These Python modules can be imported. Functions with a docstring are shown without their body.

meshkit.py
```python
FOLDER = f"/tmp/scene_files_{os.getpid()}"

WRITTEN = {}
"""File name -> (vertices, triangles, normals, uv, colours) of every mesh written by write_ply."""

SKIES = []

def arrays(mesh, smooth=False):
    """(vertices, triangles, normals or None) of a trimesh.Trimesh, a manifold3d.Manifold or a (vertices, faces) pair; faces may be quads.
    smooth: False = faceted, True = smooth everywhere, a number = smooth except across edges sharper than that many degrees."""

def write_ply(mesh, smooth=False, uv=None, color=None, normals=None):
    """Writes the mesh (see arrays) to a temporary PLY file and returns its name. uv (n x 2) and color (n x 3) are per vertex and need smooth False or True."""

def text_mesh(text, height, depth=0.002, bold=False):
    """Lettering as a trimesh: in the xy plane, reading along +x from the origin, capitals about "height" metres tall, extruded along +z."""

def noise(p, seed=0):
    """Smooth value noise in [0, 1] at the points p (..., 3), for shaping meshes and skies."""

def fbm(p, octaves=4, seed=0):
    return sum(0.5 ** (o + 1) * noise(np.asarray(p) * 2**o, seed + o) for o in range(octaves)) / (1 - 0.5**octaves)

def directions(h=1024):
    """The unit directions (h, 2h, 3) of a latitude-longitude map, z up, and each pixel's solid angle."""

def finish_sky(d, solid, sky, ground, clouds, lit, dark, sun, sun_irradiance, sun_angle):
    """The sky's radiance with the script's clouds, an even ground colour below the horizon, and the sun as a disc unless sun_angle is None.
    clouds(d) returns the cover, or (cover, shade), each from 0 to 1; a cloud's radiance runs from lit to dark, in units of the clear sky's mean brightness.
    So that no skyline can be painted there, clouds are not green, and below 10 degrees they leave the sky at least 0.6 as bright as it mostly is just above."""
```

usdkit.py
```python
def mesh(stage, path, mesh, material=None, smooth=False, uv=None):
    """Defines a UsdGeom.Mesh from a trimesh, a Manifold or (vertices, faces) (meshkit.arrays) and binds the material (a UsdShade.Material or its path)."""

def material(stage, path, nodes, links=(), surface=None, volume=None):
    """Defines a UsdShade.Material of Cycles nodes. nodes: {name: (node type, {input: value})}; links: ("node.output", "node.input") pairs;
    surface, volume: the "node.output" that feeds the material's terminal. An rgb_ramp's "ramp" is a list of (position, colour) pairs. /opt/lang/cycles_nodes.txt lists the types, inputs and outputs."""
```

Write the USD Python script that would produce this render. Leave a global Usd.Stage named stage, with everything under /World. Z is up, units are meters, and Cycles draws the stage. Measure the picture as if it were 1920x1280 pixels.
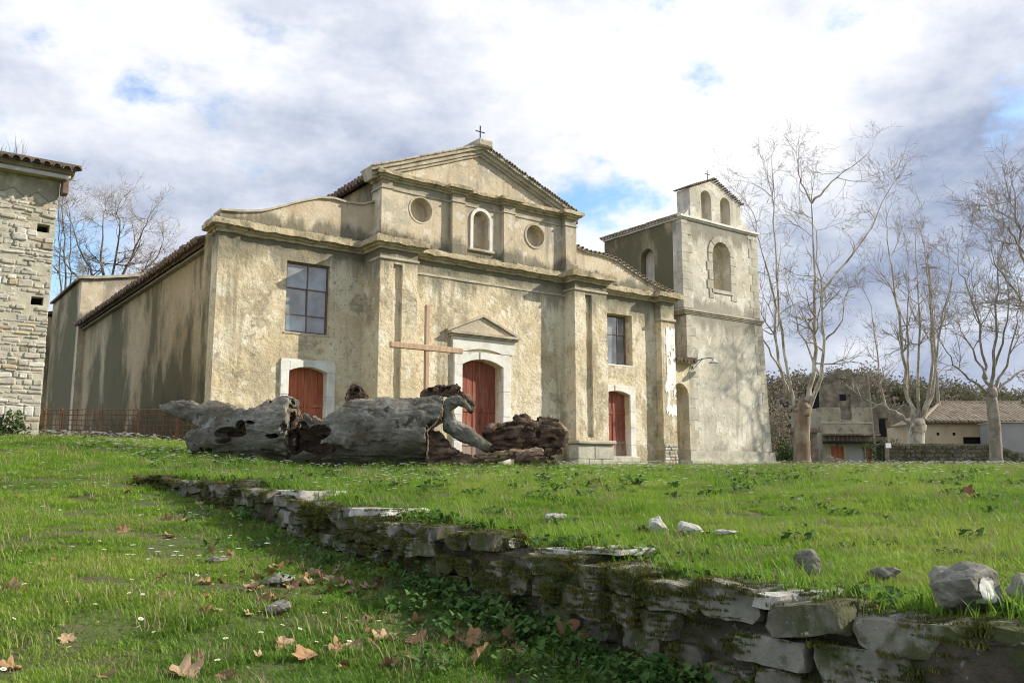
import math, random
import numpy as np, trimesh, manifold3d as m3, usdkit, meshkit
from shapely.geometry import Polygon, box as sbox, Point, LineString
from shapely.ops import unary_union
from shapely import affinity
from pxr import Usd, UsdGeom, UsdLux, UsdShade, Gf, Sdf, Vt

stage = Usd.Stage.CreateInMemory()
UsdGeom.SetStageUpAxis(stage, 'Z'); UsdGeom.SetStageMetersPerUnit(stage, 1.0)
W = UsdGeom.Xform.Define(stage, '/World'); stage.SetDefaultPrim(W.GetPrim())
UsdGeom.Scope.Define(stage, '/World/Looks')
rng = np.random.default_rng(7); random.seed(7)

# ------------------------------------------------------------------ camera, sky, sun
EYE = 1.0
PITCH = 8.64
cam = UsdGeom.Camera.Define(stage, '/World/camera')
cam.CreateHorizontalApertureAttr(36.0); cam.CreateVerticalApertureAttr(24.0)
cam.CreateFocalLengthAttr(36.0 * 1632 / 1920)
cam.CreateClippingRangeAttr(Gf.Vec2f(0.1, 3000))
cam.AddTranslateOp().Set(Gf.Vec3d(0, 0, EYE)); cam.AddRotateXOp().Set(90 + PITCH)
cam.CreateExposureAttr(0.5)
SUN_EL, SUN_AZ = math.radians(29), math.radians(82)       # azimuth from +y towards +x
S = np.array([math.sin(SUN_AZ) * math.cos(SUN_EL), math.cos(SUN_AZ) * math.cos(SUN_EL), math.sin(SUN_EL)])
sun = UsdLux.DistantLight.Define(stage, '/World/sun')
sun.CreateIntensityAttr(1.25); sun.CreateAngleAttr(0.53); sun.CreateNormalizeAttr(True)
sun.CreateColorAttr(Gf.Vec3f(1.0, 0.93, 0.80))
sun.AddRotateXYZOp().Set(Gf.Vec3f(90 - math.degrees(SUN_EL), 0, 180 - math.degrees(SUN_AZ)))


def pixdir(px, py):
    t = math.radians(PITCH); x, y = (px - 960) / 1632, (640 - py) / 1632
    v = np.array([x, math.cos(t) - y * math.sin(t), math.sin(t) + y * math.cos(t)]); return v / np.linalg.norm(v)


def sky_material():
    nodes = {
        'sky': ('sky_texture', dict(sky_type='single_scattering', sun_disc=False, sun_elevation=SUN_EL, sun_rotation=SUN_AZ, altitude=200.0)),
        'tc': ('texture_coordinate', {}),
        'map': ('mapping', dict(scale=(1.0, 1.0, 1.7))),
        'n1': ('noise_texture', dict(scale=4.2, detail=10.0, roughness=0.60, distortion=0.0)),
        'n2': ('noise_texture', dict(scale=4.0, detail=10.0, roughness=0.60, distortion=0.0)),
        'map2': ('mapping', dict(location=(3.1, 7.7, 1.3), scale=(1.0, 1.0, 1.9))),
        'lit': ('rgb_ramp', dict(ramp=[(0.32, (2.2, 2.6, 3.6)), (0.44, (3.7, 4.05, 4.85)), (0.53, (4.8, 5.05, 5.6)), (0.60, (5.8, 5.9, 6.2)), (0.72, (7.1, 7.1, 7.2))])),
        'mix': ('mix', dict(mix_type='mix')),
        'hs': ('hsv', dict(saturation=1.2, value=1.6)), 'bg': ('background_shader', dict(strength=0.12)),
    }
    links = [('tc.generated', 'map.vector'), ('map.vector', 'n1.vector'), ('tc.generated', 'map2.vector'), ('map2.vector', 'n2.vector')]

    def blobs(src, spots, tag):
        for i, (px, py, rad, amt) in enumerate(spots):
            k = f'{tag}{i}'
            nodes[k + 'd'] = ('vector_math', dict(math_type='distance', vector2=tuple(pixdir(px, py))))
            nodes[k + 'r'] = ('map_range', dict(range_type='smoothstep', from_min=0.0, from_max=rad, to_min=amt, to_max=0.0))
            nodes[k + 'a'] = ('math', dict(math_type='add'))
            links.extend([('tc.generated', k + 'd.vector1'), (k + 'd.value', k + 'r.value'), (k + 'r.result', k + 'a.value1'), (src, k + 'a.value2')])
            src = k + 'a.value'
        return src
    c = blobs('n1.fac', [(1165, 360, .15, -.20), (1120, 345, .03, .05), (1010, 320, .10, -.09), (1130, 190, .12, .08), (960, 60, .16, .10), (160, 140, .06, .06), (1235, 290, .05, .09), (1080, 300, .05, .06), (235, 160, .05, -.085), (75, 77, .05, -.085), (462, 325, .05, -.075), (560, 60, .45, .08), (1500, 130, .42, .12), (1315, 135, .06, -.11)], 'c')
    s = blobs('n2.fac', [(1480, 110, .42, .13), (900, 230, .15, .07), (420, 60, .30, -.01), (1800, 260, .13, -.15), (1650, 500, .24, -.13), (250, 240, .30, -.03), (150, 30, .25, .08), (60, 330, .2, .05), (1240, 400, .11, .12), (1640, 640, .10, .12), (1040, 60, .2, -.05)], 's')
    nodes['cov'] = ('map_range', dict(range_type='smoothstep', from_min=0.34, from_max=0.49, to_min=0.0, to_max=1.0))
    links += [(c, 'cov.value'), ('cov.result', 'mix.fac'), (s, 'lit.fac'), ('sky.color', 'hs.color'), ('hs.color', 'mix.color1'), ('lit.color', 'mix.color2'), ('mix.color', 'bg.color')]
    return usdkit.material(stage, '/World/Looks/sky', nodes, links, surface='bg.background')


dome = UsdLux.DomeLight.Define(stage, '/World/sky')
UsdShade.MaterialBindingAPI.Apply(dome.GetPrim()).Bind(sky_material())
dome.GetPrim().SetCustomDataByKey('kind', 'structure')


# ------------------------------------------------------------------ helpers
used = {}


def path_of(parent, name):
    base = parent.GetPath().pathString if parent is not None else '/World'
    n = used.get((base, name), -1) + 1
    used[(base, name)] = n
    return f'{base}/{name}' if n == 0 else f'{base}/{name}_{n:03d}'


def tag(p, label=None, cat=None, group=None, kind=None):
    p = p.GetPrim() if hasattr(p, 'GetPrim') else p
    for k, v in (('label', label), ('category', cat), ('group', group), ('kind', kind)):
        if v: p.SetCustomDataByKey(k, v)
    return p


def obj(name, mesh, mat, parent=None, smooth=False, **t):
    if isinstance(mesh, list): mesh = cat(mesh)
    if smooth is False or smooth is True: return tag(usdkit.mesh(stage, path_of(parent, name), mesh, mat, smooth).GetPrim(), **t)
    v, f, nn = split_smooth(mesh, smooth)
    m = usdkit.mesh(stage, path_of(parent, name), (v, f), mat, False)
    m.CreateNormalsAttr(Vt.Vec3fArray.FromNumpy(nn.astype(np.float32))); m.SetNormalsInterpolation('vertex')
    return tag(m.GetPrim(), **t)


def split_smooth(mesh, angle):
    """smooth normals except across edges sharper than angle; vertices are split there"""
    v, f, _ = meshkit.arrays(mesh); v, f = np.asarray(v, float), np.asarray(f)
    key = np.round(v, 5); _, first, inv = np.unique(key, axis=0, return_index=True, return_inverse=True); v = v[first]; f = inv.ravel()[f]
    f = f[(f[:, 0] != f[:, 1]) & (f[:, 1] != f[:, 2]) & (f[:, 0] != f[:, 2])]
    fa = np.cross(v[f[:, 1]] - v[f[:, 0]], v[f[:, 2]] - v[f[:, 0]]); fn = fa / np.maximum(np.linalg.norm(fa, axis=1, keepdims=True), 1e-12)
    vid, fid = f.ravel(), np.repeat(np.arange(len(f)), 3); order = np.argsort(vid, kind='stable'); cnt = np.bincount(vid, minlength=len(v)); start = np.concatenate([[0], np.cumsum(cnt)])[:-1]
    k = cnt[vid]; a = np.repeat(np.arange(len(vid)), k); off = np.arange(len(a)) - np.repeat(np.cumsum(k) - k, k); b = order[start[vid[a]] + off]
    m = np.einsum('ij,ij->i', fn[fid[a]], fn[fid[b]]) > math.cos(math.radians(angle)); a, b = a[m], b[m]
    n = np.stack([np.bincount(a, fa[fid[b], c], minlength=len(vid)) for c in range(3)], 1); n /= np.maximum(np.linalg.norm(n, axis=1, keepdims=True), 1e-12)
    tagk = np.column_stack([vid, np.round(n * 12).astype(int)]); _, fi, iv = np.unique(tagk, axis=0, return_index=True, return_inverse=True)
    return v[vid[fi]], iv.reshape(-1, 3), n[fi]


def thing(name, label, category, loc=(0, 0, 0), rz=0.0, group=None):
    x = UsdGeom.Xform.Define(stage, path_of(None, name))
    x.AddTranslateOp().Set(Gf.Vec3d(*map(float, loc)))
    if rz: x.AddRotateZOp().Set(float(rz))
    return tag(x, label, category, group)


protos = {}


def proto(name):
    p = stage.CreateClassPrim(f'/World/{name}'); p.SetTypeName('Xform'); return p


def copy_of(cls, name, loc, rot=(0, 0, 0), sc=1.0, **t):
    x = UsdGeom.Xform.Define(stage, path_of(None, name))
    x.AddTranslateOp().Set(Gf.Vec3d(*map(float, loc))); x.AddRotateXYZOp().Set(Gf.Vec3f(*map(float, rot)))
    x.AddScaleOp().Set(Gf.Vec3f(sc, sc, sc) if np.ndim(sc) == 0 else Gf.Vec3f(*map(float, sc)))
    x.GetPrim().GetReferences().AddInternalReference(cls.GetPath()); x.GetPrim().SetInstanceable(True)
    return tag(x, **t)


def cat(parts):
    vs, fs, n = [], [], 0
    for p in parts:
        v, f, _ = meshkit.arrays(p)
        vs.append(v); fs.append(np.asarray(f) + n); n += len(v)
    return np.vstack(vs), np.vstack(fs)


def box(x0, x1, y0, y1, z0, z1):
    m = trimesh.creation.box([x1 - x0, y1 - y0, z1 - z0]); m.apply_translation([(x0 + x1) / 2, (y0 + y1) / 2, (z0 + z1) / 2])
    return np.array(m.vertices), np.array(m.faces)


def cbox(x0, x1, y0, y1, z0, z1, c=.02):
    """a box with chamfered edges (hull of shifted corners)"""
    p = []
    for a, sa in ((x0, 1), (x1, -1)):
        for b, sb in ((y0, 1), (y1, -1)):
            for d, sd in ((z0, 1), (z1, -1)):
                p += [(a + sa * c, b + sb * c, d), (a + sa * c, b, d + sd * c), (a, b + sb * c, d + sd * c)]
    return m3.Manifold.hull_points(np.array(p, float))


def polys(g):
    return [q for q in getattr(g, 'geoms', [g]) if q.geom_type == 'Polygon' and q.area > 1e-5]


def plate(poly, d0, d1):
    """polygon in (w, z) made solid between depths d0 and d1"""
    out = []
    for g in polys(poly):
        m = trimesh.creation.extrude_polygon(g, d1 - d0, engine='earcut')
        v = np.array(m.vertices); v = np.stack([v[:, 0], v[:, 2] + d0, v[:, 1]], 1)
        out.append((v, np.array(m.faces)[:, ::-1]))
    return cat(out)


def slab(poly, z0, z1):
    """polygon in plan (w, d) made solid between two heights"""
    out = []
    for g in polys(poly):
        m = trimesh.creation.extrude_polygon(g, z1 - z0, engine='earcut'); m.apply_translation([0, 0, z0])
        out.append((np.array(m.vertices), np.array(m.faces)))
    return cat(out)


def xslab(poly, x0, x1):
    """polygon in (d, z) made solid between two w"""
    out = []
    for g in polys(poly):
        m = trimesh.creation.extrude_polygon(g, x1 - x0, engine='earcut')
        v = np.array(m.vertices); out.append((np.stack([v[:, 2] + x0, v[:, 0], v[:, 1]], 1), np.array(m.faces)))
    return cat(out)


def tile(r=.09, th=.018, y0=0.0, y1=.5, n=7):
    a = np.linspace(0, math.pi, n); o = [(r * math.cos(t), r * math.sin(t)) for t in a]; i = [((r - th) * math.cos(t), (r - th) * math.sin(t)) for t in a[::-1]]
    return plate(Polygon(o + i), y0, y1)


def rough(mesh, edge=.3, amp=.015, freq=1.3, seed=0):
    v, f, _ = meshkit.arrays(mesh)
    m = trimesh.Trimesh(v, f, process=True)
    mm = m3.Manifold(m3.Mesh(np.array(m.vertices, np.float32), np.array(m.faces, np.uint32)))
    if mm.status() == m3.Error.NoError and mm.num_tri() > 0:
        g = mm.refine_to_length(edge).to_mesh(); v, f = np.array(g.vert_properties[:, :3], float), np.array(g.tri_verts)
    else:
        v, f = trimesh.remesh.subdivide_to_size(np.array(m.vertices), np.array(m.faces), edge * 1.5, max_iter=12)
    for k in range(3):
        v[:, k] += amp * 2 * (meshkit.fbm(v * freq + 17 * k, 3, seed + 5) - .5)
    return v, f


def arch_poly(w0, w1, z0, zs, rise, n=12):
    """opening with a segmental or round head springing at zs"""
    pts = [(w0, z0), (w1, z0), (w1, zs)]
    c, a = (w0 + w1) / 2, (w1 - w0) / 2
    if rise >= a * .98:
        pts += [(c + a * math.cos(t), zs + rise * math.sin(t)) for t in np.linspace(0, math.pi, n + 1)[1:]]
    else:
        R = (a * a + rise * rise) / (2 * rise); t0 = math.asin(a / R)
        pts += [(c + R * math.sin(t), zs + rise - R + R * math.cos(t)) for t in np.linspace(t0, -t0, n + 1)[1:]]
    return Polygon(pts)


def tube(points, radii, sides=6, cap=True):
    p = np.asarray(points, float); t = np.gradient(p, axis=0); t /= np.linalg.norm(t, axis=1, keepdims=True) + 1e-9
    ref = np.array([0.31, 0.95, 0.05]) if abs(t[0][2]) > .8 else np.array([0, 0, 1.0])
    a = np.cross(t, ref); a /= np.linalg.norm(a, axis=1, keepdims=True) + 1e-9
    b = np.cross(t, a); ang = np.arange(sides) * 2 * np.pi / sides
    r = np.broadcast_to(radii, (len(p),))[:, None, None]
    v = p[:, None] + r * (np.cos(ang)[None, :, None] * a[:, None] + np.sin(ang)[None, :, None] * b[:, None])
    i, j = np.meshgrid(np.arange(len(p) - 1), np.arange(sides), indexing='ij')
    q = np.stack([i * sides + j, i * sides + (j + 1) % sides, (i + 1) * sides + (j + 1) % sides, (i + 1) * sides + j], -1).reshape(-1, 4)
    f = np.vstack([q[:, [0, 2, 1]], q[:, [0, 3, 2]]]); v = v.reshape(-1, 3)
    if cap:
        e = (len(p) - 1) * sides
        f = np.vstack([f, [[0, k, k + 1] for k in range(1, sides - 1)], [[e, e + k + 1, e + k] for k in range(1, sides - 1)]])
    return v, f


def moved(mesh, loc=(0, 0, 0), rz=0.0, M=None):
    v, f, _ = meshkit.arrays(mesh); v = np.array(v)
    if M is not None: v = v @ np.asarray(M).T
    if rz:
        c, s = math.cos(rz), math.sin(rz); v = v @ np.array([[c, s, 0], [-s, c, 0], [0, 0, 1]])
    return v + np.asarray(loc, float), f


# ------------------------------------------------------------------ materials
def look(name, cols, scale=2.0, detail=6.0, rough_=.9, spots=(), bump=(.3, 12.0, .02), streak=None, moss=None, spec=.2, stretch=(1, 1, 1), trans=None, island=None, extra_bump=None, grime=(), crack=None, rubble=None):
    """cols: ramp of a noise; spots: (scale, from, to, colour, amount, stretch) blotches with a shape of their own; moss: (colour, amount) on upward faces"""
    nodes = {'geo': ('geometry', {}), 'mp': ('mapping', dict(scale=stretch)), 'n': ('noise_texture', dict(scale=scale, detail=detail, roughness=.62)),
             'r': ('rgb_ramp', dict(ramp=cols)), 'p': ('principled_bsdf', dict(roughness=rough_, specular_ior_level=spec)),
             'bn': ('noise_texture', dict(scale=bump[1], detail=5.0, roughness=.65)), 'bu': ('bump', dict(strength=bump[0], distance=bump[2]))}
    links = [('geo.position', 'mp.vector'), ('mp.vector', 'n.vector'), ('n.fac', 'r.fac'), ('mp.vector', 'bn.vector'), ('bn.fac', 'bu.height'), ('bu.normal', 'p.normal')]
    src = 'r.color'
    sp = list(spots)
    if streak: sp.append((streak[0], streak[1], streak[2], streak[3], streak[4], (1, 1, .09)))
    for i, (sc, a, b, colour, amt, st) in enumerate(sp):
        k = f's{i}'
        nodes[k + 'm'] = ('mapping', dict(scale=st, location=(i * 3.7, i * 1.9, i * 5.1)))
        nodes[k + 'n'] = ('noise_texture', dict(scale=sc, detail=7.0, roughness=.65, distortion=.3))
        nodes[k + 'r'] = ('map_range', dict(range_type='smoothstep', from_min=a, from_max=b, to_min=0.0, to_max=amt))
        nodes[k + 'x'] = ('mix', dict(mix_type='mix', color2=colour))
        links += [('geo.position', k + 'm.vector'), (k + 'm.vector', k + 'n.vector'), (k + 'n.fac', k + 'r.value'), (k + 'r.result', k + 'x.fac'), (src, k + 'x.color1')]
        src = k + 'x.color'
    if rubble:
        nodes['wm'] = ('mapping', dict(scale=(1, 1, 1.9))); nodes['wv'] = ('voronoi_texture', dict(scale=4.6, feature='f1', randomness=.9)); nodes['we'] = ('voronoi_texture', dict(scale=4.6, feature='distance_to_edge', randomness=.9))
        nodes['ws'] = ('separate_color', {}); nodes['wr'] = ('rgb_ramp', dict(ramp=[(0, (.27, .22, .145)), (.4, (.40, .345, .24)), (.7, (.52, .47, .36)), (1, (.36, .27, .155))])); nodes['wd'] = ('map_range', dict(range_type='smoothstep', from_min=.0, from_max=.09, to_min=.75, to_max=0.0)); nodes['wx'] = ('mix', dict(mix_type='mix', color2=(.20, .17, .115)))
        nodes['wn'] = ('noise_texture', dict(scale=rubble[0], detail=7.0, roughness=.62)); nodes['wk'] = ('map_range', dict(range_type='smoothstep', from_min=rubble[1], from_max=rubble[2], to_min=0.0, to_max=.8)); nodes['wz'] = ('mix', dict(mix_type='mix'))
        links += [('geo.position', 'wm.vector'), ('wm.vector', 'wv.vector'), ('wm.vector', 'we.vector'), ('wv.color', 'ws.color'), ('ws.r', 'wr.fac'), ('we.distance', 'wd.value'), ('wr.color', 'wx.color1'), ('wd.result', 'wx.fac'), ('geo.position', 'wn.vector'), ('wn.fac', 'wk.value'), ('wk.result', 'wz.fac'), (src, 'wz.color1'), ('wx.color', 'wz.color2')]
        src = 'wz.color'
    if crack:
        nodes['km'] = ('mapping', dict(location=(2.2, 8.1, 4.4), scale=(1, 1, .7))); nodes['kn'] = ('noise_texture', dict(scale=crack, detail=6.0, roughness=.7)); nodes['ka'] = ('math', dict(math_type='subtract', value2=.5)); nodes['kb'] = ('math', dict(math_type='absolute')); nodes['kr'] = ('map_range', dict(from_min=0.0, from_max=.0045, to_min=.75, to_max=0.0, clamp=True)); nodes['kx'] = ('mix', dict(mix_type='mix', color2=(.10, .085, .06)))
        links += [('geo.position', 'km.vector'), ('km.vector', 'kn.vector'), ('kn.fac', 'ka.value1'), ('ka.value', 'kb.value1'), ('kb.value', 'kr.value'), ('kr.result', 'kx.fac'), (src, 'kx.color1')]
        src = 'kx.color'
    for i, (z0, z1, colour, amt, st) in enumerate(grime):
        k = f'g{i}'
        nodes[k + 's'] = ('separate_xyz', {}); nodes[k + 'z'] = ('map_range', dict(range_type='smoothstep', from_min=z0, from_max=z1, to_min=0.0, to_max=1.0))
        nodes[k + 'm'] = ('mapping', dict(scale=st, location=(i * 2.3 + 5, 1.1, i * 4.0))); nodes[k + 'n'] = ('noise_texture', dict(scale=1.7, detail=8.0, roughness=.66))
        nodes[k + 'c'] = ('math', dict(math_type='less_than' if z1 > z0 else 'greater_than', value2=z1 + .04 if z1 > z0 else z1 - .04)); nodes[k + 'q'] = ('math', dict(math_type='multiply')); nodes[k + 'a'] = ('math', dict(math_type='multiply_add', value2=.42)); nodes[k + 'r'] = ('map_range', dict(range_type='smoothstep', from_min=.62, from_max=.84, to_min=0.0, to_max=amt)); nodes[k + 'x'] = ('mix', dict(mix_type='mix', color2=colour))
        links += [('geo.position', k + 's.vector'), (k + 's.z', k + 'z.value'), ('geo.position', k + 'm.vector'), (k + 'm.vector', k + 'n.vector'), (k + 's.z', k + 'c.value1'), (k + 'z.result', k + 'q.value1'), (k + 'c.value', k + 'q.value2'), (k + 'q.value', k + 'a.value1'), (k + 'n.fac', k + 'a.value3'), (k + 'a.value', k + 'r.value'), (k + 'r.result', k + 'x.fac'), (src, k + 'x.color1')]
        src = k + 'x.color'
    if island:
        nodes['ir'] = ('map_range', dict(from_min=0.0, from_max=1.0, to_min=1 - island, to_max=1 + island))
        nodes['ih'] = ('hsv', dict())
        links += [('geo.random_per_island', 'ir.value'), ('ir.result', 'ih.value'), (src, 'ih.color')]; src = 'ih.color'
    if moss:
        nodes['sx'] = ('separate_xyz', {}); nodes['mr'] = ('map_range', dict(range_type='smoothstep', from_min=.35, from_max=.9, to_min=0.0, to_max=1.0))
        nodes['mn'] = ('noise_texture', dict(scale=moss[2] if len(moss) > 2 else 3.0, detail=6.0)); nodes['mm'] = ('map_range', dict(range_type='smoothstep', from_min=.38, from_max=.6, to_min=0.0, to_max=moss[1]))
        nodes['mx'] = ('math', dict(math_type='multiply')); nodes['mc'] = ('mix', dict(mix_type='mix', color2=moss[0]))
        links += [('geo.normal', 'sx.vector'), ('sx.z', 'mr.value'), ('geo.position', 'mn.vector'), ('mn.fac', 'mm.value'), ('mr.result', 'mx.value1'), ('mm.result', 'mx.value2'), ('mx.value', 'mc.fac'), (src, 'mc.color1')]
        src = 'mc.color'
    if extra_bump:
        nodes['vb'] = ('voronoi_texture', dict(scale=extra_bump[0], feature='f1', randomness=1.0)); nodes['vm'] = ('mapping', dict(scale=extra_bump[3]))
        nodes['vu'] = ('bump', dict(strength=extra_bump[1], distance=extra_bump[2], invert=True))
        links = [l for l in links if l[1] != 'p.normal'] + [('geo.position', 'vm.vector'), ('vm.vector', 'vb.vector'), ('vb.distance', 'vu.height'), ('bu.normal', 'vu.normal'), ('vu.normal', 'p.normal')]
    links.append((src, 'p.base_color'))
    out = 'p.BSDF'
    if trans:
        nodes['tr'] = ('translucent_bsdf', {}); nodes['mxs'] = ('mix_closure', dict(fac=trans))
        links += [(src, 'tr.color'), ('p.BSDF', 'mxs.closure1'), ('tr.BSDF', 'mxs.closure2')]; out = 'mxs.closure'
    return usdkit.material(stage, f'/World/Looks/{name}', nodes, links, surface=out)


G1, G2 = (.23, .215, .17), (.10, .095, .075)
STREAK = (1, 1, .12)
PLASTER = look('plaster', [(.25, (.42, .335, .205)), (.40, (.52, .43, .275)), (.52, (.60, .51, .35)), (.70, (.66, .585, .44))], scale=.7,
               spots=[(.55, .52, .60, (.40, .33, .22), .85, (1, 1, 1)), (.5, .54, .57, (.67, .60, .46), .85, (1, 1, .8)), (2.1, .575, .60, (.70, .65, .53), .75, (1, 1, .8)), (3.4, .585, .63, (.40, .335, .23), .65, (1, 1, 1)), (7.5, .59, .67, (.30, .255, .175), .6, (1, 1, 1)), (26, .58, .68, (.20, .175, .12), .65, (1, 1, 1)), (9, .65, .68, (.11, .095, .065), .85, (1, 1, 1))],
               streak=(1.5, .55, .70, (.235, .20, .135), .75), bump=(.8, 7.0, .045), extra_bump=(6.0, .16, .03, (1, 1, 1.8)),
               grime=[(5.9, 7.5, (.175, .16, .115), .8, STREAK), (6.9, 7.45, (.11, .105, .075), .7, (1, 1, .3)), (2.8, 1.1, (.30, .25, .155), .75, (1, 1, .8)), (1.9, .9, (.13, .125, .065), .75, (1.4, 1.4, .6))], crack=.55, rubble=(.75, .55, .60))
PLASTER_UP = look('plaster_upper', [(.25, (.41, .325, .21)), (.45, (.50, .41, .285)), (.62, (.57, .49, .36))], scale=1.2,
                  spots=[(.8, .52, .60, (.38, .34, .27), .8, (1, 1, 1)), (2.3, .57, .60, (.61, .565, .475), .75, (1, 1, .8)), (6.0, .585, .66, (.28, .245, .18), .65, (1, 1, 1)), (30, .59, .70, (.19, .165, .12), .6, (1, 1, 1))],
                  streak=(2.0, .52, .68, (.24, .215, .17), .8), bump=(.55, 11.0, .03), grime=[(8.6, 7.7, (.155, .14, .10), .9, (1, 1, .35)), (9.0, 9.8, (.22, .20, .15), .7, STREAK)])
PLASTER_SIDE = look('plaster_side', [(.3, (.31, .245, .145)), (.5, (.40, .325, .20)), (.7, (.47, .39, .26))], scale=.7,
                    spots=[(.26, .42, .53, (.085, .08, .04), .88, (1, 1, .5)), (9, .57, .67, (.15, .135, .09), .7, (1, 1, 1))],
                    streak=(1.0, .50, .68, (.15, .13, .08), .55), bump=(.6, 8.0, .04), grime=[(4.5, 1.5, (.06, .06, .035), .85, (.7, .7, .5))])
TOWER = look('tower_plaster', [(.3, (.43, .39, .30)), (.5, (.52, .48, .39)), (.68, (.60, .56, .465))], scale=1.1,
             spots=[(.5, .5, .62, (.39, .36, .295), .7, (1, 1, 1)), (1.6, .55, .59, (.66, .63, .55), .8, (1, 1, 1)), (4.6, .57, .63, (.27, .25, .2), .6, (1, 1, 1)), (22, .60, .72, (.20, .18, .14), .6, (1, 1, 1))],
             streak=(1.5, .54, .70, (.20, .19, .155), .75), bump=(.55, 8.0, .035), grime=[(9.6, 11.1, (.19, .175, .14), .8, STREAK), (6.0, 7.3, (.20, .185, .145), .75, STREAK), (8.3, 7.35, (.22, .205, .16), .7, (1, 1, .5)), (2.6, 1.4, (.19, .18, .14), .7, (1, 1, 1))])
CORNICE = look('cornice_stone', [(.3, (.24, .195, .125)), (.5, (.40, .335, .22)), (.7, (.53, .455, .315))], scale=2.2,
               spots=[(4.0, .55, .66, (.12, .11, .07), .8, (1, 1, 1))], moss=((.10, .095, .035), .8, 1.6), bump=(.8, 9.0, .05))
TRIM = look('limestone_trim', [(.3, (.55, .53, .47)), (.5, (.70, .68, .62)), (.7, (.76, .75, .70))], scale=2.5, spots=[(6, .60, .70, (.36, .34, .29), .6, (1, 1, 1))], bump=(.3, 14.0, .015), island=.08)
GREYTRIM = look('weathered_trim', [(.3, (.28, .24, .175)), (.5, (.45, .395, .30)), (.7, (.58, .52, .42))], scale=2.5, spots=[(7, .58, .70, (.15, .14, .11), .7, (1, 1, 1))], bump=(.4, 12.0, .02), island=.1)
QUOIN = look('quoin_stone', [(.3, (.30, .28, .22)), (.5, (.42, .395, .32)), (.7, (.52, .49, .41))], scale=3.0, spots=[(8, .58, .7, (.17, .16, .13), .7, (1, 1, 1))], bump=(.5, 12.0, .025))
QUOIN_T = look('tower_quoin', [(.3, (.30, .275, .215)), (.5, (.40, .37, .295)), (.7, (.52, .485, .40))], scale=2.0, spots=[(8, .56, .68, (.22, .205, .165), .7, (1, 1, 1)), (2, .52, .6, (.50, .465, .38), .8, (1, 1, 1))], bump=(.5, 10.0, .03))
WHITEWASH = look('whitewash', [(.3, (.66, .65, .62)), (.6, (.80, .79, .77))], scale=3.0, spots=[(5, .58, .66, (.48, .40, .27), .8, (1, 1, 1))], bump=(.3, 14.0, .015))
DOOR = look('red_door_paint', [(.3, (.27, .070, .035)), (.5, (.38, .11, .055)), (.7, (.46, .19, .115))], scale=1.6, stretch=(6, 6, .8), rough_=.65, bump=(.3, 9.0, .01), island=.12,
            spots=[(3, .56, .72, (.40, .25, .18), .5, (3, 3, .6)), (2, .56, .7, (.14, .05, .035), .6, (4, 4, .3))], grime=[(2.6, 1.3, (.30, .21, .16), .7, (2, 2, .4))])
DOOR_OLD = look('faded_door_paint', [(.3, (.19, .050, .033)), (.5, (.28, .085, .055)), (.7, (.36, .155, .11))], scale=1.6, stretch=(6, 6, .8), rough_=.75, bump=(.35, 9.0, .012), island=.15,
                spots=[(3, .54, .72, (.36, .26, .21), .65, (3, 3, .5)), (2, .55, .7, (.12, .05, .04), .6, (4, 4, .3))], grime=[(2.8, 1.5, (.36, .29, .25), .8, (2, 2, .4))])
WOOD = look('cross_wood', [(.3, (.34, .215, .135)), (.5, (.44, .30, .20)), (.7, (.54, .40, .28))], scale=2.0, stretch=(6, 6, 1), bump=(.2, 14.0, .01))
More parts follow.
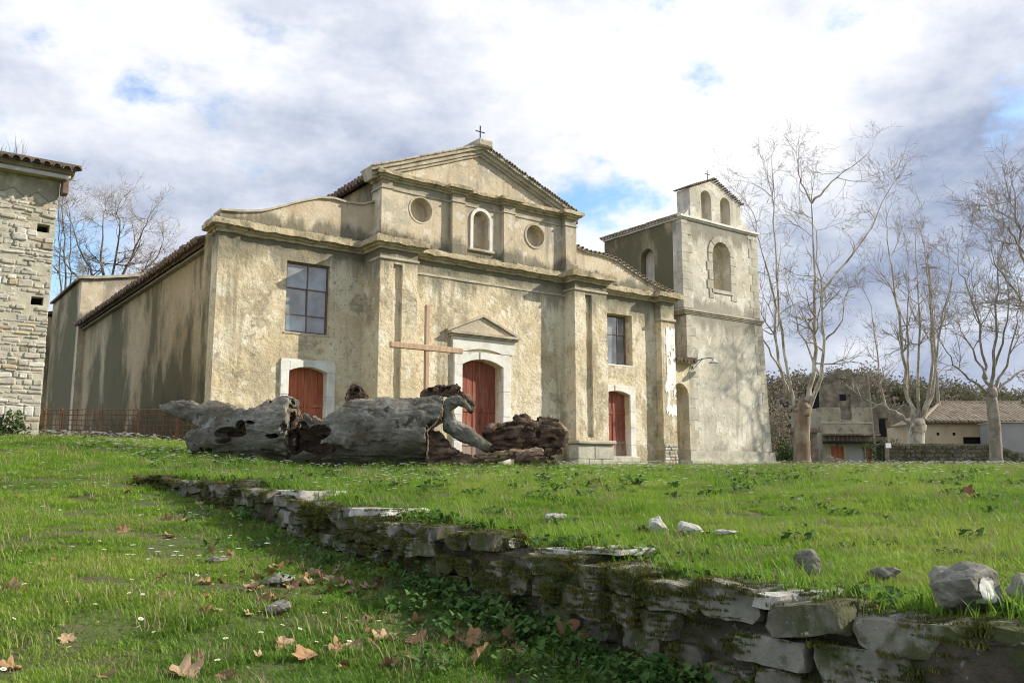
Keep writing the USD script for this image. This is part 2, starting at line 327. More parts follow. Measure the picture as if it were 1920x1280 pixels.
SASH = look('sash_paint', [(.3, (.13, .085, .065)), (.7, (.22, .15, .115))], scale=6.0)
IRON = look('wrought_iron', [(.3, (.035, .033, .03)), (.7, (.07, .06, .05))], scale=10.0, rough_=.7)
RUST = look('rusty_steel', [(.3, (.13, .058, .03)), (.6, (.22, .10, .05))], scale=9.0, rough_=.85)
ZINC = look('zinc', [(.3, (.40, .40, .39)), (.7, (.55, .55, .54))], scale=4.0, rough_=.4)
TILE = look('roof_tile', [(.3, (.12, .082, .058)), (.5, (.205, .145, .105)), (.7, (.30, .225, .165))], scale=3.5, spots=[(5, .54, .66, (.19, .175, .13), .8, (1, 1, 1))], bump=(.5, 14.0, .02), island=.3)
TILE_PALE = look('pale_roof_tile', [(.3, (.24, .19, .13)), (.5, (.36, .29, .21)), (.7, (.44, .37, .28))], scale=1.8, spots=[(2.0, .54, .66, (.17, .15, .11), .8, (1, 1, 1))], bump=(.5, 9.0, .03), island=.25)
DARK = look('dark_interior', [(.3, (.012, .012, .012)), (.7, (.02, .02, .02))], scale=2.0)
RUBBLE = [look(f'rubble_{k}', [(.3, tuple(c * .72 for c in col)), (.55, col), (.75, tuple(min(.66, c * 1.2) for c in col))], scale=5.0, bump=(.6, 18.0, .02), spots=[(9, .58, .7, (.20, .18, .14), .6, (1, 1, 1))])
          for k, col in enumerate([(.43, .395, .32), (.52, .495, .435), (.37, .345, .29), (.43, .34, .22), (.40, .375, .305), (.33, .285, .215)])]
MORTAR = look('old_mortar', [(.3, (.35, .32, .24)), (.6, (.47, .435, .34))], scale=4.0, bump=(.6, 20.0, .02))
WALLSTONE = [look(f'wall_stone_{k}', [(.3, tuple(c * .6 for c in col)), (.5, col), (.72, tuple(min(.62, c * 1.45) for c in col))], scale=6.0, bump=(.7, 16.0, .025),
                  spots=[(9, .57, .66, (.08, .075, .05), .75, (1, 1, 1)), (2.4, .44, .55, (.05, .056, .014), .9, (1, 1, .7)), (6, .56, .66, (.085, .07, .045), .7, (1, 1, 1)), (5, .60, .68, (.26, .25, .215), .7, (1, 1, 1)), (16, .64, .70, (.40, .39, .35), .7, (1, 1, 1))]) for k, col in enumerate([(.16, .147, .115), (.20, .185, .148), (.11, .10, .076)])]
CAPSTONE = look('cap_stone', [(.3, (.22, .205, .165)), (.48, (.40, .38, .33)), (.7, (.56, .55, .51))], scale=7.0, bump=(.7, 18.0, .02), spots=[(6, .57, .66, (.10, .095, .055), .85, (1, 1, 1)), (22, .60, .68, (.15, .14, .11), .6, (1, 1, 1))])
ROCK = look('field_rock', [(.3, (.10, .095, .075)), (.5, (.18, .17, .14)), (.7, (.31, .30, .26))], scale=8.0, bump=(.8, 16.0, .03), spots=[(5, .60, .68, (.07, .075, .04), .7, (1, 1, 1))])
LICHEN = look('white_lichen', [(.3, (.50, .49, .45)), (.7, (.62, .61, .57))], scale=14.0, bump=(.3, 40.0, .005))
MOSS = look('moss', [(.3, (.045, .06, .010)), (.5, (.095, .105, .016)), (.7, (.18, .145, .028))], scale=9.0, bump=(1.0, 60.0, .02))
BARK_GREY = look('weathered_trunk', [(.3, (.06, .054, .040)), (.5, (.135, .125, .10)), (.7, (.25, .235, .197))], scale=3.0, stretch=(.6, 1.1, 1.3), bump=(.9, 12.0, .04),
                 grime=[(1.75, 1.15, (.055, .052, .028), .85, (1, 1, 1))],
                 spots=[(1.6, .52, .64, (.075, .062, .04), .85, (1, 1, 1)), (3.5, .57, .63, (.25, .245, .22), .7, (1, 1, 1)), (6, .58, .64, (.035, .028, .02), .9, (1, 1, 1)), (1.1, .55, .62, (.10, .082, .05), .8, (1, 1, 1))])
ROTTEN = look('rotten_wood', [(.3, (.028, .019, .013)), (.48, (.082, .054, .036)), (.62, (.155, .105, .07)), (.75, (.28, .205, .145))], scale=4.5, stretch=(.8, 1, 1.5), bump=(1.0, 12.0, .06), spots=[(3, .56, .62, (.30, .20, .12), .7, (1, 1, 1)), (5, .58, .64, (.02, .012, .008), .9, (1, 1, 1))])
ROTTEN_EDGE = look('broken_wood', [(.3, (.12, .075, .045)), (.5, (.25, .17, .11)), (.7, (.44, .34, .23))], scale=9.0, stretch=(.5, 1, 2), bump=(1.0, 20.0, .03))
BARK_PLANE = look('plane_bark', [(.3, (.17, .135, .10)), (.45, (.28, .235, .175)), (.56, (.40, .36, .285)), (.7, (.52, .49, .41))], scale=1.8, bump=(.4, 10.0, .02), stretch=(1, 1, .5), spots=[(3.5, .55, .58, (.20, .16, .11), .75, (1, 1, .6)), (2.7, .56, .59, (.56, .53, .44), .7, (1, 1, .5))])
BARK_BROWN = look('brown_bark', [(.3, (.11, .075, .05)), (.5, (.19, .135, .09)), (.7, (.34, .28, .21))], scale=1.8, bump=(.4, 10.0, .02), stretch=(1, 1, .5))
BARK_MID = look('mid_bark', [(.3, (.14, .115, .09)), (.5, (.22, .19, .15)), (.7, (.33, .295, .245))], scale=3.0, bump=(.5, 14.0, .02))
BARK_DARK = look('dark_bark', [(.3, (.09, .07, .055)), (.7, (.20, .165, .13))], scale=3.0, bump=(.5, 14.0, .02))
TWIG = look('twigs', [(.3, (.20, .16, .13)), (.7, (.34, .29, .245))], scale=2.0)
SOIL = look('meadow_soil', [(.25, (.15, .115, .07)), (.42, (.125, .11, .055)), (.54, (.095, .125, .032)), (.7, (.115, .165, .034))], scale=1.3, detail=9.0, bump=(1.0, 30.0, .05),
            spots=[(9, .54, .64, (.15, .12, .075), .8, (1, 1, 1)), (30, .55, .65, (.06, .10, .018), .8, (1, 1, 1))])
GRASS = [look(f'grass_blade_{k}', [(.30, a), (.5, b), (.7, c)], scale=.55, detail=4.0, rough_=.55, spec=.25, trans=.42, bump=(0.0, 5.0, .01), spots=[(3.0, .56, .70, (.20, .18, .05), .6, (1, 1, 1)), (.22, .48, .62, (.075, .165, .022), .6, (1, 1, 1))])
         for k, (a, b, c) in enumerate([((.11, .21, .018), (.175, .31, .026), (.255, .345, .046)), ((.135, .25, .024), (.215, .335, .036), (.31, .37, .07))])]
DRY = look('dry_grass', [(.3, (.22, .18, .09)), (.7, (.36, .31, .18))], scale=5.0, trans=.2)
LEAFGREEN = look('ivy_leaf', [(.3, (.032, .07, .014)), (.5, (.06, .125, .024)), (.7, (.11, .18, .038))], scale=7.0, rough_=.65, spec=.15, trans=.2, bump=(.1, 20.0, .01))
BUSH = look('bush_leaf', [(.3, (.035, .06, .018)), (.6, (.075, .11, .035))], scale=3.0, trans=.2)
LEAFBROWN = [look(f'dry_leaf_{k}', [(.3, tuple(.7 * x for x in c)), (.55, c), (.75, tuple(1.25 * x for x in c))], scale=16.0, rough_=.75, trans=.12, bump=(.4, 40.0, .01)) for k, c in enumerate([(.33, .195, .10), (.235, .125, .062), (.40, .275, .165)])]
PETAL = look('daisy_petal', [(.3, (.72, .72, .72)), (.7, (.80, .80, .80))], scale=30.0, trans=.2)
YOLK = look('daisy_disc', [(.3, (.60, .40, .03)), (.7, (.70, .48, .05))], scale=30.0)
HOUSE1 = look('ruin_plaster', [(.3, (.20, .17, .115)), (.5, (.31, .27, .19)), (.7, (.40, .36, .27))], scale=.5, spots=[(1.4, .54, .66, (.12, .10, .07), .8, (1, 1, 1))], bump=(.5, 4.0, .05))
HOUSE2 = look('cottage_plaster', [(.3, (.36, .27, .17)), (.5, (.45, .35, .23)), (.7, (.50, .42, .30))], scale=.6, spots=[(1.6, .58, .68, (.25, .19, .12), .7, (1, 1, 1))], bump=(.4, 4.0, .04))
RUINSTONE = look('ruin_stone', [(.3, (.09, .075, .055)), (.5, (.17, .14, .10)), (.7, (.28, .24, .18))], scale=1.4, bump=(.8, 5.0, .08), extra_bump=(2.2, .6, .1, (1, 1, 1.6)))
GREYDOOR = look('grey_metal_door', [(.3, (.25, .25, .24)), (.7, (.33, .33, .32))], scale=2.0, rough_=.6)
SHED = look('grey_sheet', [(.3, (.22, .215, .20)), (.7, (.28, .27, .255))], scale=.8, rough_=.6)
WHITE = look('white_board', [(.3, (.70, .70, .70)), (.7, (.80, .80, .80))], scale=5.0)
POLE = look('pole_wood', [(.3, (.20, .17, .13)), (.7, (.31, .28, .23))], scale=3.0)
HILL = look('hill_soil', [(.3, (.05, .048, .025)), (.6, (.085, .075, .045))], scale=.15)
CROWN = [look(f'far_crown_{k}', [(.3, a), (.7, b)], scale=.35, trans=.3) for k, (a, b) in enumerate([((.085, .088, .045), (.15, .148, .085)), ((.15, .125, .09), (.235, .205, .155)), ((.185, .16, .125), (.28, .25, .205))])]


def glass_material():
    nodes = {'geo': ('geometry', {}), 'n': ('noise_texture', dict(scale=2.2, detail=5.0)), 'r': ('rgb_ramp', dict(ramp=[(.35, (.17, .185, .195)), (.65, (.36, .375, .385))])),
             'd': ('diffuse_bsdf', {}), 't': ('transparent_bsdf', dict(color=(.55, .58, .6))), 'g': ('glossy_bsdf', dict(roughness=.04, color=(.95, .95, .95))),
             'm1': ('mix_closure', dict(fac=.25)), 'm2': ('mix_closure', {}), 'f': ('fresnel', dict(IOR=1.9)), 'bn': ('noise_texture', dict(scale=1.1, detail=2.0)), 'bu': ('bump', dict(strength=.12, distance=.05))}
    links = [('geo.position', 'n.vector'), ('n.fac', 'r.fac'), ('r.color', 'd.color'), ('geo.position', 'bn.vector'), ('bn.fac', 'bu.height'), ('bu.normal', 'g.normal'),
             ('d.BSDF', 'm1.closure1'), ('t.BSDF', 'm1.closure2'), ('f.fac', 'm2.fac'), ('m1.closure', 'm2.closure1'), ('g.BSDF', 'm2.closure2')]
    return usdkit.material(stage, '/World/Looks/dusty_pane', nodes, links, surface='m2.closure')


GLASS = glass_material()

# ------------------------------------------------------------------ terrain
WALL = np.array([(-4.75, 11.1), (-2.9, 9.1), (-1.14, 6.9), (.128, 5.3), (.9, 4.1), (1.75, 3.0), (3.4, .9)])
TY = ([0, 3, 4, 5.3, 6.2, 7, 7.8, 9.2, 11, 15, 25, 33, 60, 150, 700], [.42, .48, .47, .54, .625, .67, .755, .88, .945, 1.06, 1.2, 1.30, 1.55, 2.2, 3.0])
LY = ([-30, 0, 3, 4.4, 6.5, 8, 10, 11.4, 13], [-.9, -.32, -.1, .03, .29, .50, .76, .945, 1.01])


def sstep(a, b, x):
    t = np.clip((x - a) / (b - a), 0, 1); return t * t * (3 - 2 * t)


def wall_signed(x, y):
    """distance to the wall's line, positive on the terrace side"""
    ext = np.vstack([WALL[0] + (WALL[0] - WALL[1]) * 60, WALL, WALL[-1] + (WALL[-1] - WALL[-2]) * 40])
    best, sg = np.full(np.shape(x), 1e9), np.zeros(np.shape(x))
    for a, b in zip(ext[:-1], ext[1:]):
        e = b - a; t = np.clip(((x - a[0]) * e[0] + (y - a[1]) * e[1]) / (e @ e), 0, 1)
        dx, dy = x - a[0] - t * e[0], y - a[1] - t * e[1]; d = np.hypot(dx, dy)
        cr = e[0] * (y - a[1]) - e[1] * (x - a[0])
        m = d < best; best = np.where(m, d, best); sg = np.where(m, np.sign(cr), sg)
    return best * sg


def ground(x, y, fine=True):
    x, y = np.asarray(x, float), np.asarray(y, float)
    s = wall_signed(x, y)
    hump = .40 * sstep(-2.6, -8.5, x) * sstep(9, 17, y) * (1 - sstep(20.5, 24, y)) + .20 * sstep(-2.6, -8.5, x) * sstep(9, 17, y)
    T = np.interp(y, *TY); Lo = np.interp(y, *LY) + .16 * sstep(.2, 3.0, -s)
    Lo = np.where(y > 11.2, T * sstep(11.0, 12.5, y) + Lo * (1 - sstep(11.0, 12.5, y)), Lo)
    Lo = np.minimum(Lo, T + .03)
    z = Lo + (T - Lo) * sstep(.06, .20, s) + hump
    if fine:
        p = np.stack([x, y, 0 * x], -1)
        near = np.exp(-np.hypot(x, y) / 60)
        z = z + near * ((meshkit.fbm(p * 1.1, 3, 3) - .5) * .10 + (meshkit.fbm(p * 5.0, 2, 9) - .5) * .03)
    return z


def axis(lo, hi, step, far_lo, far_hi, grow=1.09):
    a = list(np.arange(lo, hi, step)); st = step
    while a[-1] < far_hi: st *= grow; a.append(a[-1] + st)
    st = step
    while a[0] > far_lo: st *= grow; a.insert(0, a[0] - st)
    return np.array(a)


gx, gy = axis(-7, 5, .09, -500, 600), axis(1.5, 13, .09, -60, 900)
X, Y = np.meshgrid(gx, gy)
Zg = ground(X, Y)
idx = np.arange(X.size).reshape(X.shape)
q = np.stack([idx[:-1, :-1], idx[:-1, 1:], idx[1:, 1:], idx[1:, :-1]], -1).reshape(-1, 4)
obj('ground', (np.stack([X, Y, Zg], -1).reshape(-1, 3), q), SOIL, smooth=True, kind='structure', label='grassy meadow rising from the low wall to the church')

# wooded hill behind the houses
hx = np.linspace(-170, 330, 120); hy = np.linspace(105, 420, 60)
HX, HY = np.meshgrid(hx, hy)


def hill(x, y):
    ridge = np.interp(x, [-170, 55, 62, 70, 76, 84, 100, 120, 150, 330], [12, 14, 14.5, 16.5, 14.5, 13, 11, 9.5, 8.5, 7])
    p = np.stack([x, y, 0 * x], -1)
    return 2.0 + ridge * sstep(108, 195, y) + (meshkit.fbm(p * .03, 3, 4) - .5) * 5 * sstep(108, 150, y) - .6 * (y < 107)


idx = np.arange(HX.size).reshape(HX.shape)
q = np.stack([idx[:-1, :-1], idx[:-1, 1:], idx[1:, 1:], idx[1:, :-1]], -1).reshape(-1, 4)
obj('hillside', (np.stack([HX, HY, hill(HX, HY)], -1).reshape(-1, 3), q), HILL, smooth=True, kind='structure', label='wooded hillside behind the houses on the right')

# ------------------------------------------------------------------ church (local frame: w along the front, d into the building)
ROT = 36.4
OX, OY = -7.771, 22.707
U2 = np.array([math.cos(math.radians(ROT)), math.sin(math.radians(ROT))]); V2 = np.array([-U2[1], U2[0]])


def local(w, d): return np.array([OX, OY]) + w * U2 + d * V2


church = thing('church', 'weathered cream baroque church front with pediment, two round windows and three red doors', 'church', (OX, OY, 0), ROT)
SM = 35


def part(name, mesh, mat, edge=.3, amp=.012, parent=church, smooth=SM, freq=1.3, **t):
    return obj(name, rough(mesh, edge, amp, freq), mat, parent, smooth, **t)


dL, dR, dC = arch_poly(1.98, 3.12, 1.0, 3.82, .13), arch_poly(13.70, 14.95, 1.0, 3.82, .13), arch_poly(7.33, 8.87, 1.0, 4.34, .20)
wL, wR = sbox(1.83, 4.90, 3.13, 6.92), sbox(13.62, 4.90, 15.16, 6.76)
parL = [(-.1, 8.0), (.3, 8.03), (1.0, 8.16), (1.6, 8.40), (2.1, 8.64), (2.7, 8.87), (3.15, 8.94), (3.6, 8.90), (4.1, 8.94), (4.45, 9.09), (4.8, 9.25)]
parR = [(12.1, 9.25), (12.28, 9.08), (12.5, 8.93), (13.0, 8.82), (13.75, 8.82), (14.3, 8.76), (15.1, 8.48), (15.9, 8.19), (16.75, 7.98), (17.15, 7.90), (17.26, 7.90)]
front = Polygon([(-.1, .8), (-.1, 8.0)] + parL[1:] + parR + [(17.08, 7.4), (17.08, .8)])
for h in (dL, dR, dC, wL, wR): front = front.difference(h)
part('front_wall', plate(front.intersection(sbox(-1, 0, 20, 7.6)), 0, .55), PLASTER, .28, .014)
for a, b in ((-1, 8), (8, 20)): part('parapet', plate(front.intersection(sbox(a, 7.6, b, 12)), .002, .55), PLASTER_UP, .25, .014)
# mortar and tile copings on the curved parapets
for pts in (parL, parR):
    ln = LineString(pts); band = Polygon(list(ln.coords) + [(x, z + .06) for x, z in reversed(pts)])
    part('coping', plate(band, -.07, .60), GREYTRIM, .15, .012, freq=4)
xs = np.arange(12.3, 17.4, .2); zs = np.interp(xs, *zip(*parR))
obj('coping_tiles', [moved(tile(.075, .02, -.13, .6), (x, 0, z + .05)) for x, z in zip(xs, zs)], TILE_PALE, church, 30)
# projecting middle of the front
mid = sbox(4.6, .8, 12.6, 7.6).difference(dC)
part('middle_wall', plate(mid, -.5, -.002), PLASTER, .28, .014)
for w0, w1, p0, p1 in ((4.19, 5.42, 4.62, 4.92), (11.50, 12.95, 11.96, 12.26)):
    panel = sbox(p0, 2.2, p1, 7.02)
    part('pier', cat([plate(sbox(w0, .8, w1, 7.5).difference(panel), -1.05, -.95), box(w0 + .003, w1 - .003, -.953, 0, .8, 7.48)]), PLASTER, .18, .02, freq=3)
    part('pier_band', cbox(w0 - .04, w1 + .04, -1.10, -.4, 7.12, 7.20, .015), GREYTRIM, .2, .01)
    pb = tag(UsdGeom.Xform.Define(stage, path_of(church, 'pier_base')).GetPrim())
    for r in range(2):
        k = 3 - r; cuts = np.linspace(w0 - .06, w1 + .10, k + 1); cuts[1:-1] += rng.normal(0, .06, k - 1)
        for a, b in zip(cuts[:-1], cuts[1:]):
            obj('stone', rough(cbox(a + .006, b - .006, -1.20, -.7, 1.0 + r * .48, 1.474 + r * .48, .02), .15, .012, 3), QUOIN, pb, 35)
    part('pier_base_slab', cbox(w0 - .12, w1 + .14, -1.30, -.6, 1.965, 2.09, .03), GREYTRIM, .15, .012, freq=3)
# cornices follow the plan of the front
plan = unary_union([sbox(-.1, 0, 17.12, .5), sbox(4.6, -.5, 12.6, .1), sbox(4.19, -1.05, 5.42, .1), sbox(11.5, -1.05, 12.95, .1), sbox(-.13, -.07, .45, .2), sbox(16.38, -.3, 17.12, .2)])


def layered(plan, rows):
    return cat([slab(plan.buffer(o, join_style=2), a + .001 * i, b) for i, (a, b, o) in enumerate(rows)])


part('main_cornice', layered(plan, [(7.42, 7.50, .07), (7.50, 7.57, .13), (7.57, 7.72, .26), (7.72, 7.78, .18)]), CORNICE, .10, .045, freq=4.5)
cpl = unary_union([sbox(5.42, -.5, 11.5, -.1)])
part('middle_band', slab(cpl.buffer(.03, join_style=2), 6.96, 7.03), GREYTRIM, .2, .012, freq=3)
# end pilasters
part('end_pilaster', box(-.13, .45, -.07, .2, .8, 7.43), PLASTER, .2, .018, freq=3)
part('end_pilaster', box(16.38, 17.10, -.30, .2, .8, 7.43), PLASTER, .18, .02, freq=3)
part('pilaster_band', cbox(16.32, 17.15, -.36, .1, 6.68, 6.78, .02), GREYTRIM, .2, .012)
q = np.random.default_rng(2)
wp = unary_union([sbox(16.62, 4.3, 17.095, 6.45)] + [affinity.scale(Point(q.uniform(16.62, 17.08), q.uniform(3.2, 6.5)).buffer(1, 5), q.uniform(.05, .14), q.uniform(.08, .3)) for _ in range(34)]).intersection(sbox(16.42, 2.9, 17.095, 6.6))
wp = wp.difference(unary_union([affinity.scale(Point(q.uniform(16.5, 17.1), q.uniform(3.0, 6.6)).buffer(1, 4), q.uniform(.02, .07), q.uniform(.03, .12)) for _ in range(26)]))
part('whitewash_patch', plate(wp, -.312, -.29), WHITEWASH, .2, .004, label='flaking white patch on the right end pilaster')
# loose rubble at the foot of the right pilaster
rs = np.random.default_rng(31)
for r in range(7):
    x = 16.40
    while x < 17.06:
        l = rs.uniform(.14, .3); obj('stone', rough(cbox(x, min(x + l, 17.10) - .012, -.335 + rs.normal(0, .01), -.2, 1.25 + r * .12, 1.36 + r * .12, .02), .1, .012, 5), RUBBLE[rs.integers(6)], church, 35); x += l
# upper storey
oc1, oc2, ni = Point(5.83, 8.98).buffer(.38, 12), Point(10.25, 8.89).buffer(.37, 12), arch_poly(7.72, 8.36, 8.08, 9.02, .32)
UP0, UP1 = 4.47, 11.86
up = sbox(UP0, 7.7, UP1, 9.72)
for h in (oc1, oc2, ni): up = up.difference(h)
part('upper_wall', plate(up, -.5, .1), PLASTER_UP, .25, .012)
part('oculus_back', plate(oc1.buffer(.05), -.16, .04), PLASTER_UP, .2, .006); part('oculus_back', plate(oc2.buffer(.05), -.16, .04), PLASTER_UP, .2, .006)
part('oculus_ring', plate(oc2.buffer(.07).difference(oc2.buffer(.002)), -.525, -.45), GREYTRIM, .1, .006); part('oculus_ring', plate(oc1.buffer(.05).difference(oc1.buffer(.002)), -.515, -.45), PLASTER_UP, .1, .006)
part('niche_back', plate(ni.buffer(.05), -.20, .04), PLASTER_UP, .2, .006)
nf = arch_poly(7.62, 8.46, 8.08, 9.02, .42).difference(arch_poly(7.722, 8.358, 8.0, 9.02, .318))
part('niche_frame', plate(nf, -.55, -.45), TRIM, .12, .006, freq=3); part('niche_sill', cbox(7.55, 8.55, -.58, -.4, 7.99, 8.08, .02), GREYTRIM, .15, .008)
for a, b, o in ((4.44, 4.80, .06), (6.86, 7.32, .17), (8.84, 9.30, .17), (11.42, 11.90, .20)):
    part('upper_pilaster', box(a, b, -.5 - o, -.3, 7.7, 9.74), PLASTER_UP, .25, .01)
    part('pilaster_base', cbox(a - .06, b + .06, -.56 - o, -.3, 7.7, 8.10, .03), PLASTER_UP, .2, .016, freq=3)
uplan = unary_union([sbox(UP0, -.5, UP1, .1)] + [sbox(a, -.5 - o, b, 0) for a, b, o in ((4.44, 4.80, .06), (6.86, 7.32, .17), (8.84, 9.30, .17), (11.42, 11.90, .20))])
part('frieze_band', slab(uplan.buffer(.03, join_style=2), 9.42, 9.47), GREYTRIM, .2, .012, freq=3)
part('upper_cornice', layered(uplan, [(9.68, 9.75, .06), (9.75, 9.81, .14), (9.81, 9.90, .22), (9.90, 9.93, .20)]), CORNICE, .12, .032, freq=4)
PK = (8.0, 11.52)
tym = Polygon([(4.6, 9.8), (11.75, 9.8), (8.0, 11.30)])
part('tympanum', plate(tym, -.46, -.05), PLASTER_UP, .25, .012)


def rake(a, b, t0, t1, d0, d1):
    a, b = np.array(a, float), np.array(b, float); e = (b - a) / np.linalg.norm(b - a); n = np.array([-e[1], e[0]]); n = n if n[1] > 0 else -n
    return plate(Polygon([a + n * t0, b + n * t0, b + n * t1, a + n * t1]), d0, d1)


LE, RE = (4.05, 9.84), (12.02, 9.84)
pk = np.array([8.0, 11.40])
for e in (LE, RE):
    part('raking_cornice', cat([rake(e, pk, -.20, -.12, -.54, -.05), rake(e, pk, -.12, .0, -.61, -.05), rake(e, pk, .0, .10, -.70, .0)]), GREYTRIM, .18, .018, freq=3)
n = 38
for e, nm in ((RE, 'rake_tile'), (LE, 'rake_slab')):
    for k in range(n if e is RE else 15):
        m = n if e is RE else 15
        t = (k + .5) / m; c = np.array(e) * (1 - t) + pk * t; sl = math.atan2(pk[1] - e[1], pk[0] - e[0])
        if e is RE: mesh = moved(tile(.062 * rng.uniform(.9, 1.1), .022, -.75, .2), (c[0], rng.normal(0, .02), c[1] + .105))
        else:
            L = .29; mesh = moved(rough(cbox(-L / 2, L / 2, -.76, .1, 0, .06, .015), .2, .01, 3), M=[[math.cos(sl), 0, -math.sin(sl)], [0, 1, 0], [math.sin(sl), 0, math.cos(sl)]]); mesh = moved(mesh, (c[0], 0, c[1] + .10 + rng.normal(0, .008)))
        obj(nm, mesh, TILE_PALE if e is RE else GREYTRIM, church, 35)
part('peak_block', cbox(7.72, 8.28, -.86, .1, 11.42, 11.66, .04), GREYTRIM, .12, .02, freq=4)
obj('peak_cross', [tube([(8.0, -.5, 11.6), (8.0, -.5, 12.22)], .022, 6), tube([(7.82, -.5, 12.02), (8.18, -.5, 12.02)], .018, 6)], IRON, church)
# nave and aisle behind
def eaves(parent, w, d0, d1, z, name='eave_tiles', mat=TILE, r=.1, step=.24, out=.22):
    ds = np.arange(d0, d1, step)
    obj(name, [moved(tube([(-out, 0, -.05), (.9, 0, .33)], r * rng.uniform(.88, 1.12), 6), (w + rng.normal(0, .015), d, z + rng.normal(0, .012))) for d in ds], mat, parent, 30)


NW = 4.55
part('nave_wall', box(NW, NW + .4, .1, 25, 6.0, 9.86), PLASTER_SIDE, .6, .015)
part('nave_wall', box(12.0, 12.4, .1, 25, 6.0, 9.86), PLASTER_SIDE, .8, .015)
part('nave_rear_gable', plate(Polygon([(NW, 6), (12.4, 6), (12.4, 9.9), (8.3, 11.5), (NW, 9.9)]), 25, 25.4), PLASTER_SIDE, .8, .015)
for a, b in (((NW - .2, 9.84), (8.05, 11.42)), ((12.6, 9.84), (8.15, 11.42))):
    part('nave_roof', plate(Polygon([a, b, (b[0], b[1] + .1), (a[0], a[1] + .1)]), .02, 25.4), TILE, .8, .02)
eaves(church, NW - .1, .3, 25, 9.97)
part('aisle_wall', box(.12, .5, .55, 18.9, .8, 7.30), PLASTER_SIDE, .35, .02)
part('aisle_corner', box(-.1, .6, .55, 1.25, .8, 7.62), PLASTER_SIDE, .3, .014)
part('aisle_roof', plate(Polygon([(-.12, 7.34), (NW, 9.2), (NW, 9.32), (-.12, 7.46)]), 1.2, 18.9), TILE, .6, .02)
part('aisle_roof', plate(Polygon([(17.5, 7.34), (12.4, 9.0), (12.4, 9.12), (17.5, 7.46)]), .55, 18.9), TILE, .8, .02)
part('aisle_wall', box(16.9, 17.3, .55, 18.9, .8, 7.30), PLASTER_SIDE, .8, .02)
part('eave_board', box(-.04, .14, 1.25, 18.85, 7.26, 7.33), POLE, .5, .01)
eaves(church, -.12, 1.3, 18.9, 7.50)
# transept beyond the aisle: its front face catches the sun above the aisle roof
part('transept_front', plate(Polygon([(-.15, .8), (-.15, 9.55), (.4, 9.62), (2.6, 10.05), (4.6, 10.25), (4.6, .8)]), 18.9, 19.4), PLASTER_UP, .5, .015)
part('transept_coping', plate(Polygon([(-.3, 9.55), (.4, 9.62), (2.6, 10.05), (4.6, 10.25), (4.6, 10.37), (2.6, 10.17), (.4, 9.74), (-.3, 9.68)]), 18.75, 19.5), GREYTRIM, .4, .015)
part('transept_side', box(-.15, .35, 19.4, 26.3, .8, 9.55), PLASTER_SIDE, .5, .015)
part('transept_roof', plate(Polygon([(-.3, 9.56), (4.6, 10.2), (4.6, 10.32), (-.3, 9.66)]), 19.5, 26.3), TILE, .8, .02)
part('rear_range', box(-.6, 3.5, 26.3, 34, .8, 8.9), PLASTER_SIDE, .8, .02); part('rear_roof', cat([plate(Polygon([(-.9, 8.9), (3.5, 9.9), (3.5, 10.05), (-.9, 9.05)]), 26.3, 34)]), TILE, .8, .02)


# windows, doors
def window(poly, parent, d, cols, rows, name='window', fr=.05):
    x0, z0, x1, z1 = poly.bounds
    f = obj(name, [box(x0, x0 + fr, d - .03, d + .04, z0, z1), box(x1 - fr, x1, d - .03, d + .04, z0, z1), box(x0 + fr, x1 - fr, d - .03, d + .04, z1 - fr, z1), box(x0 + fr, x1 - fr, d - .03, d + .04, z0, z0 + fr)]
            + [box(x - .016, x + .016, d - .025, d + .035, z0 + fr, z1 - fr) for x in cols] + [box(a + .017, b - .017, d - .02, d + .03, z - .014, z + .014) for z in rows for a, b in zip([x0 + fr - .02] + cols, cols + [x1 - fr + .02])], SASH, parent)
    ws, zz = [x0 + fr] + cols + [x1 - fr], [z0 + fr] + rows + [z1 - fr]
    for a, b in zip(ws[:-1], ws[1:]):
        for c, e in zip(zz[:-1], zz[1:]):
            t = rng.normal(0, .006)
            v, fa = box(a + .015, b - .015, d - .004, d + .004, c + .012, e - .012); v[:, 1] += t * (v[:, 0] - a) / (b - a) * 2 + rng.normal(0, .012) * (v[:, 2] - c)
            obj('pane', (v, fa), GLASS, f)
    return f


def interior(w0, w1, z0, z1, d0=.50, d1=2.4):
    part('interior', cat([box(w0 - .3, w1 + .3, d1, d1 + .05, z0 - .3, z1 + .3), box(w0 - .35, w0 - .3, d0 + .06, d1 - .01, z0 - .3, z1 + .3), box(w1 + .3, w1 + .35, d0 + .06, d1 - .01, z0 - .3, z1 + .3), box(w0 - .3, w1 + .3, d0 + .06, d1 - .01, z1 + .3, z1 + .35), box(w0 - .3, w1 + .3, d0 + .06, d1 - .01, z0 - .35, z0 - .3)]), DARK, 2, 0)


window(wL, church, .14, [2.50], [5.42, 6.18]); window(wR, church, .38, [14.12, 14.72], [6.05])
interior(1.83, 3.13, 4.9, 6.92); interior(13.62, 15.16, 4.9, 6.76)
part('window_sill', cbox(1.78, 3.16, -.02, .13, 4.84, 4.905, .015), GREYTRIM, .2, .012)
part('window_sill', cbox(13.58, 15.2, -.01, .36, 4.84, 4.905, .015), TRIM, .2, .012)


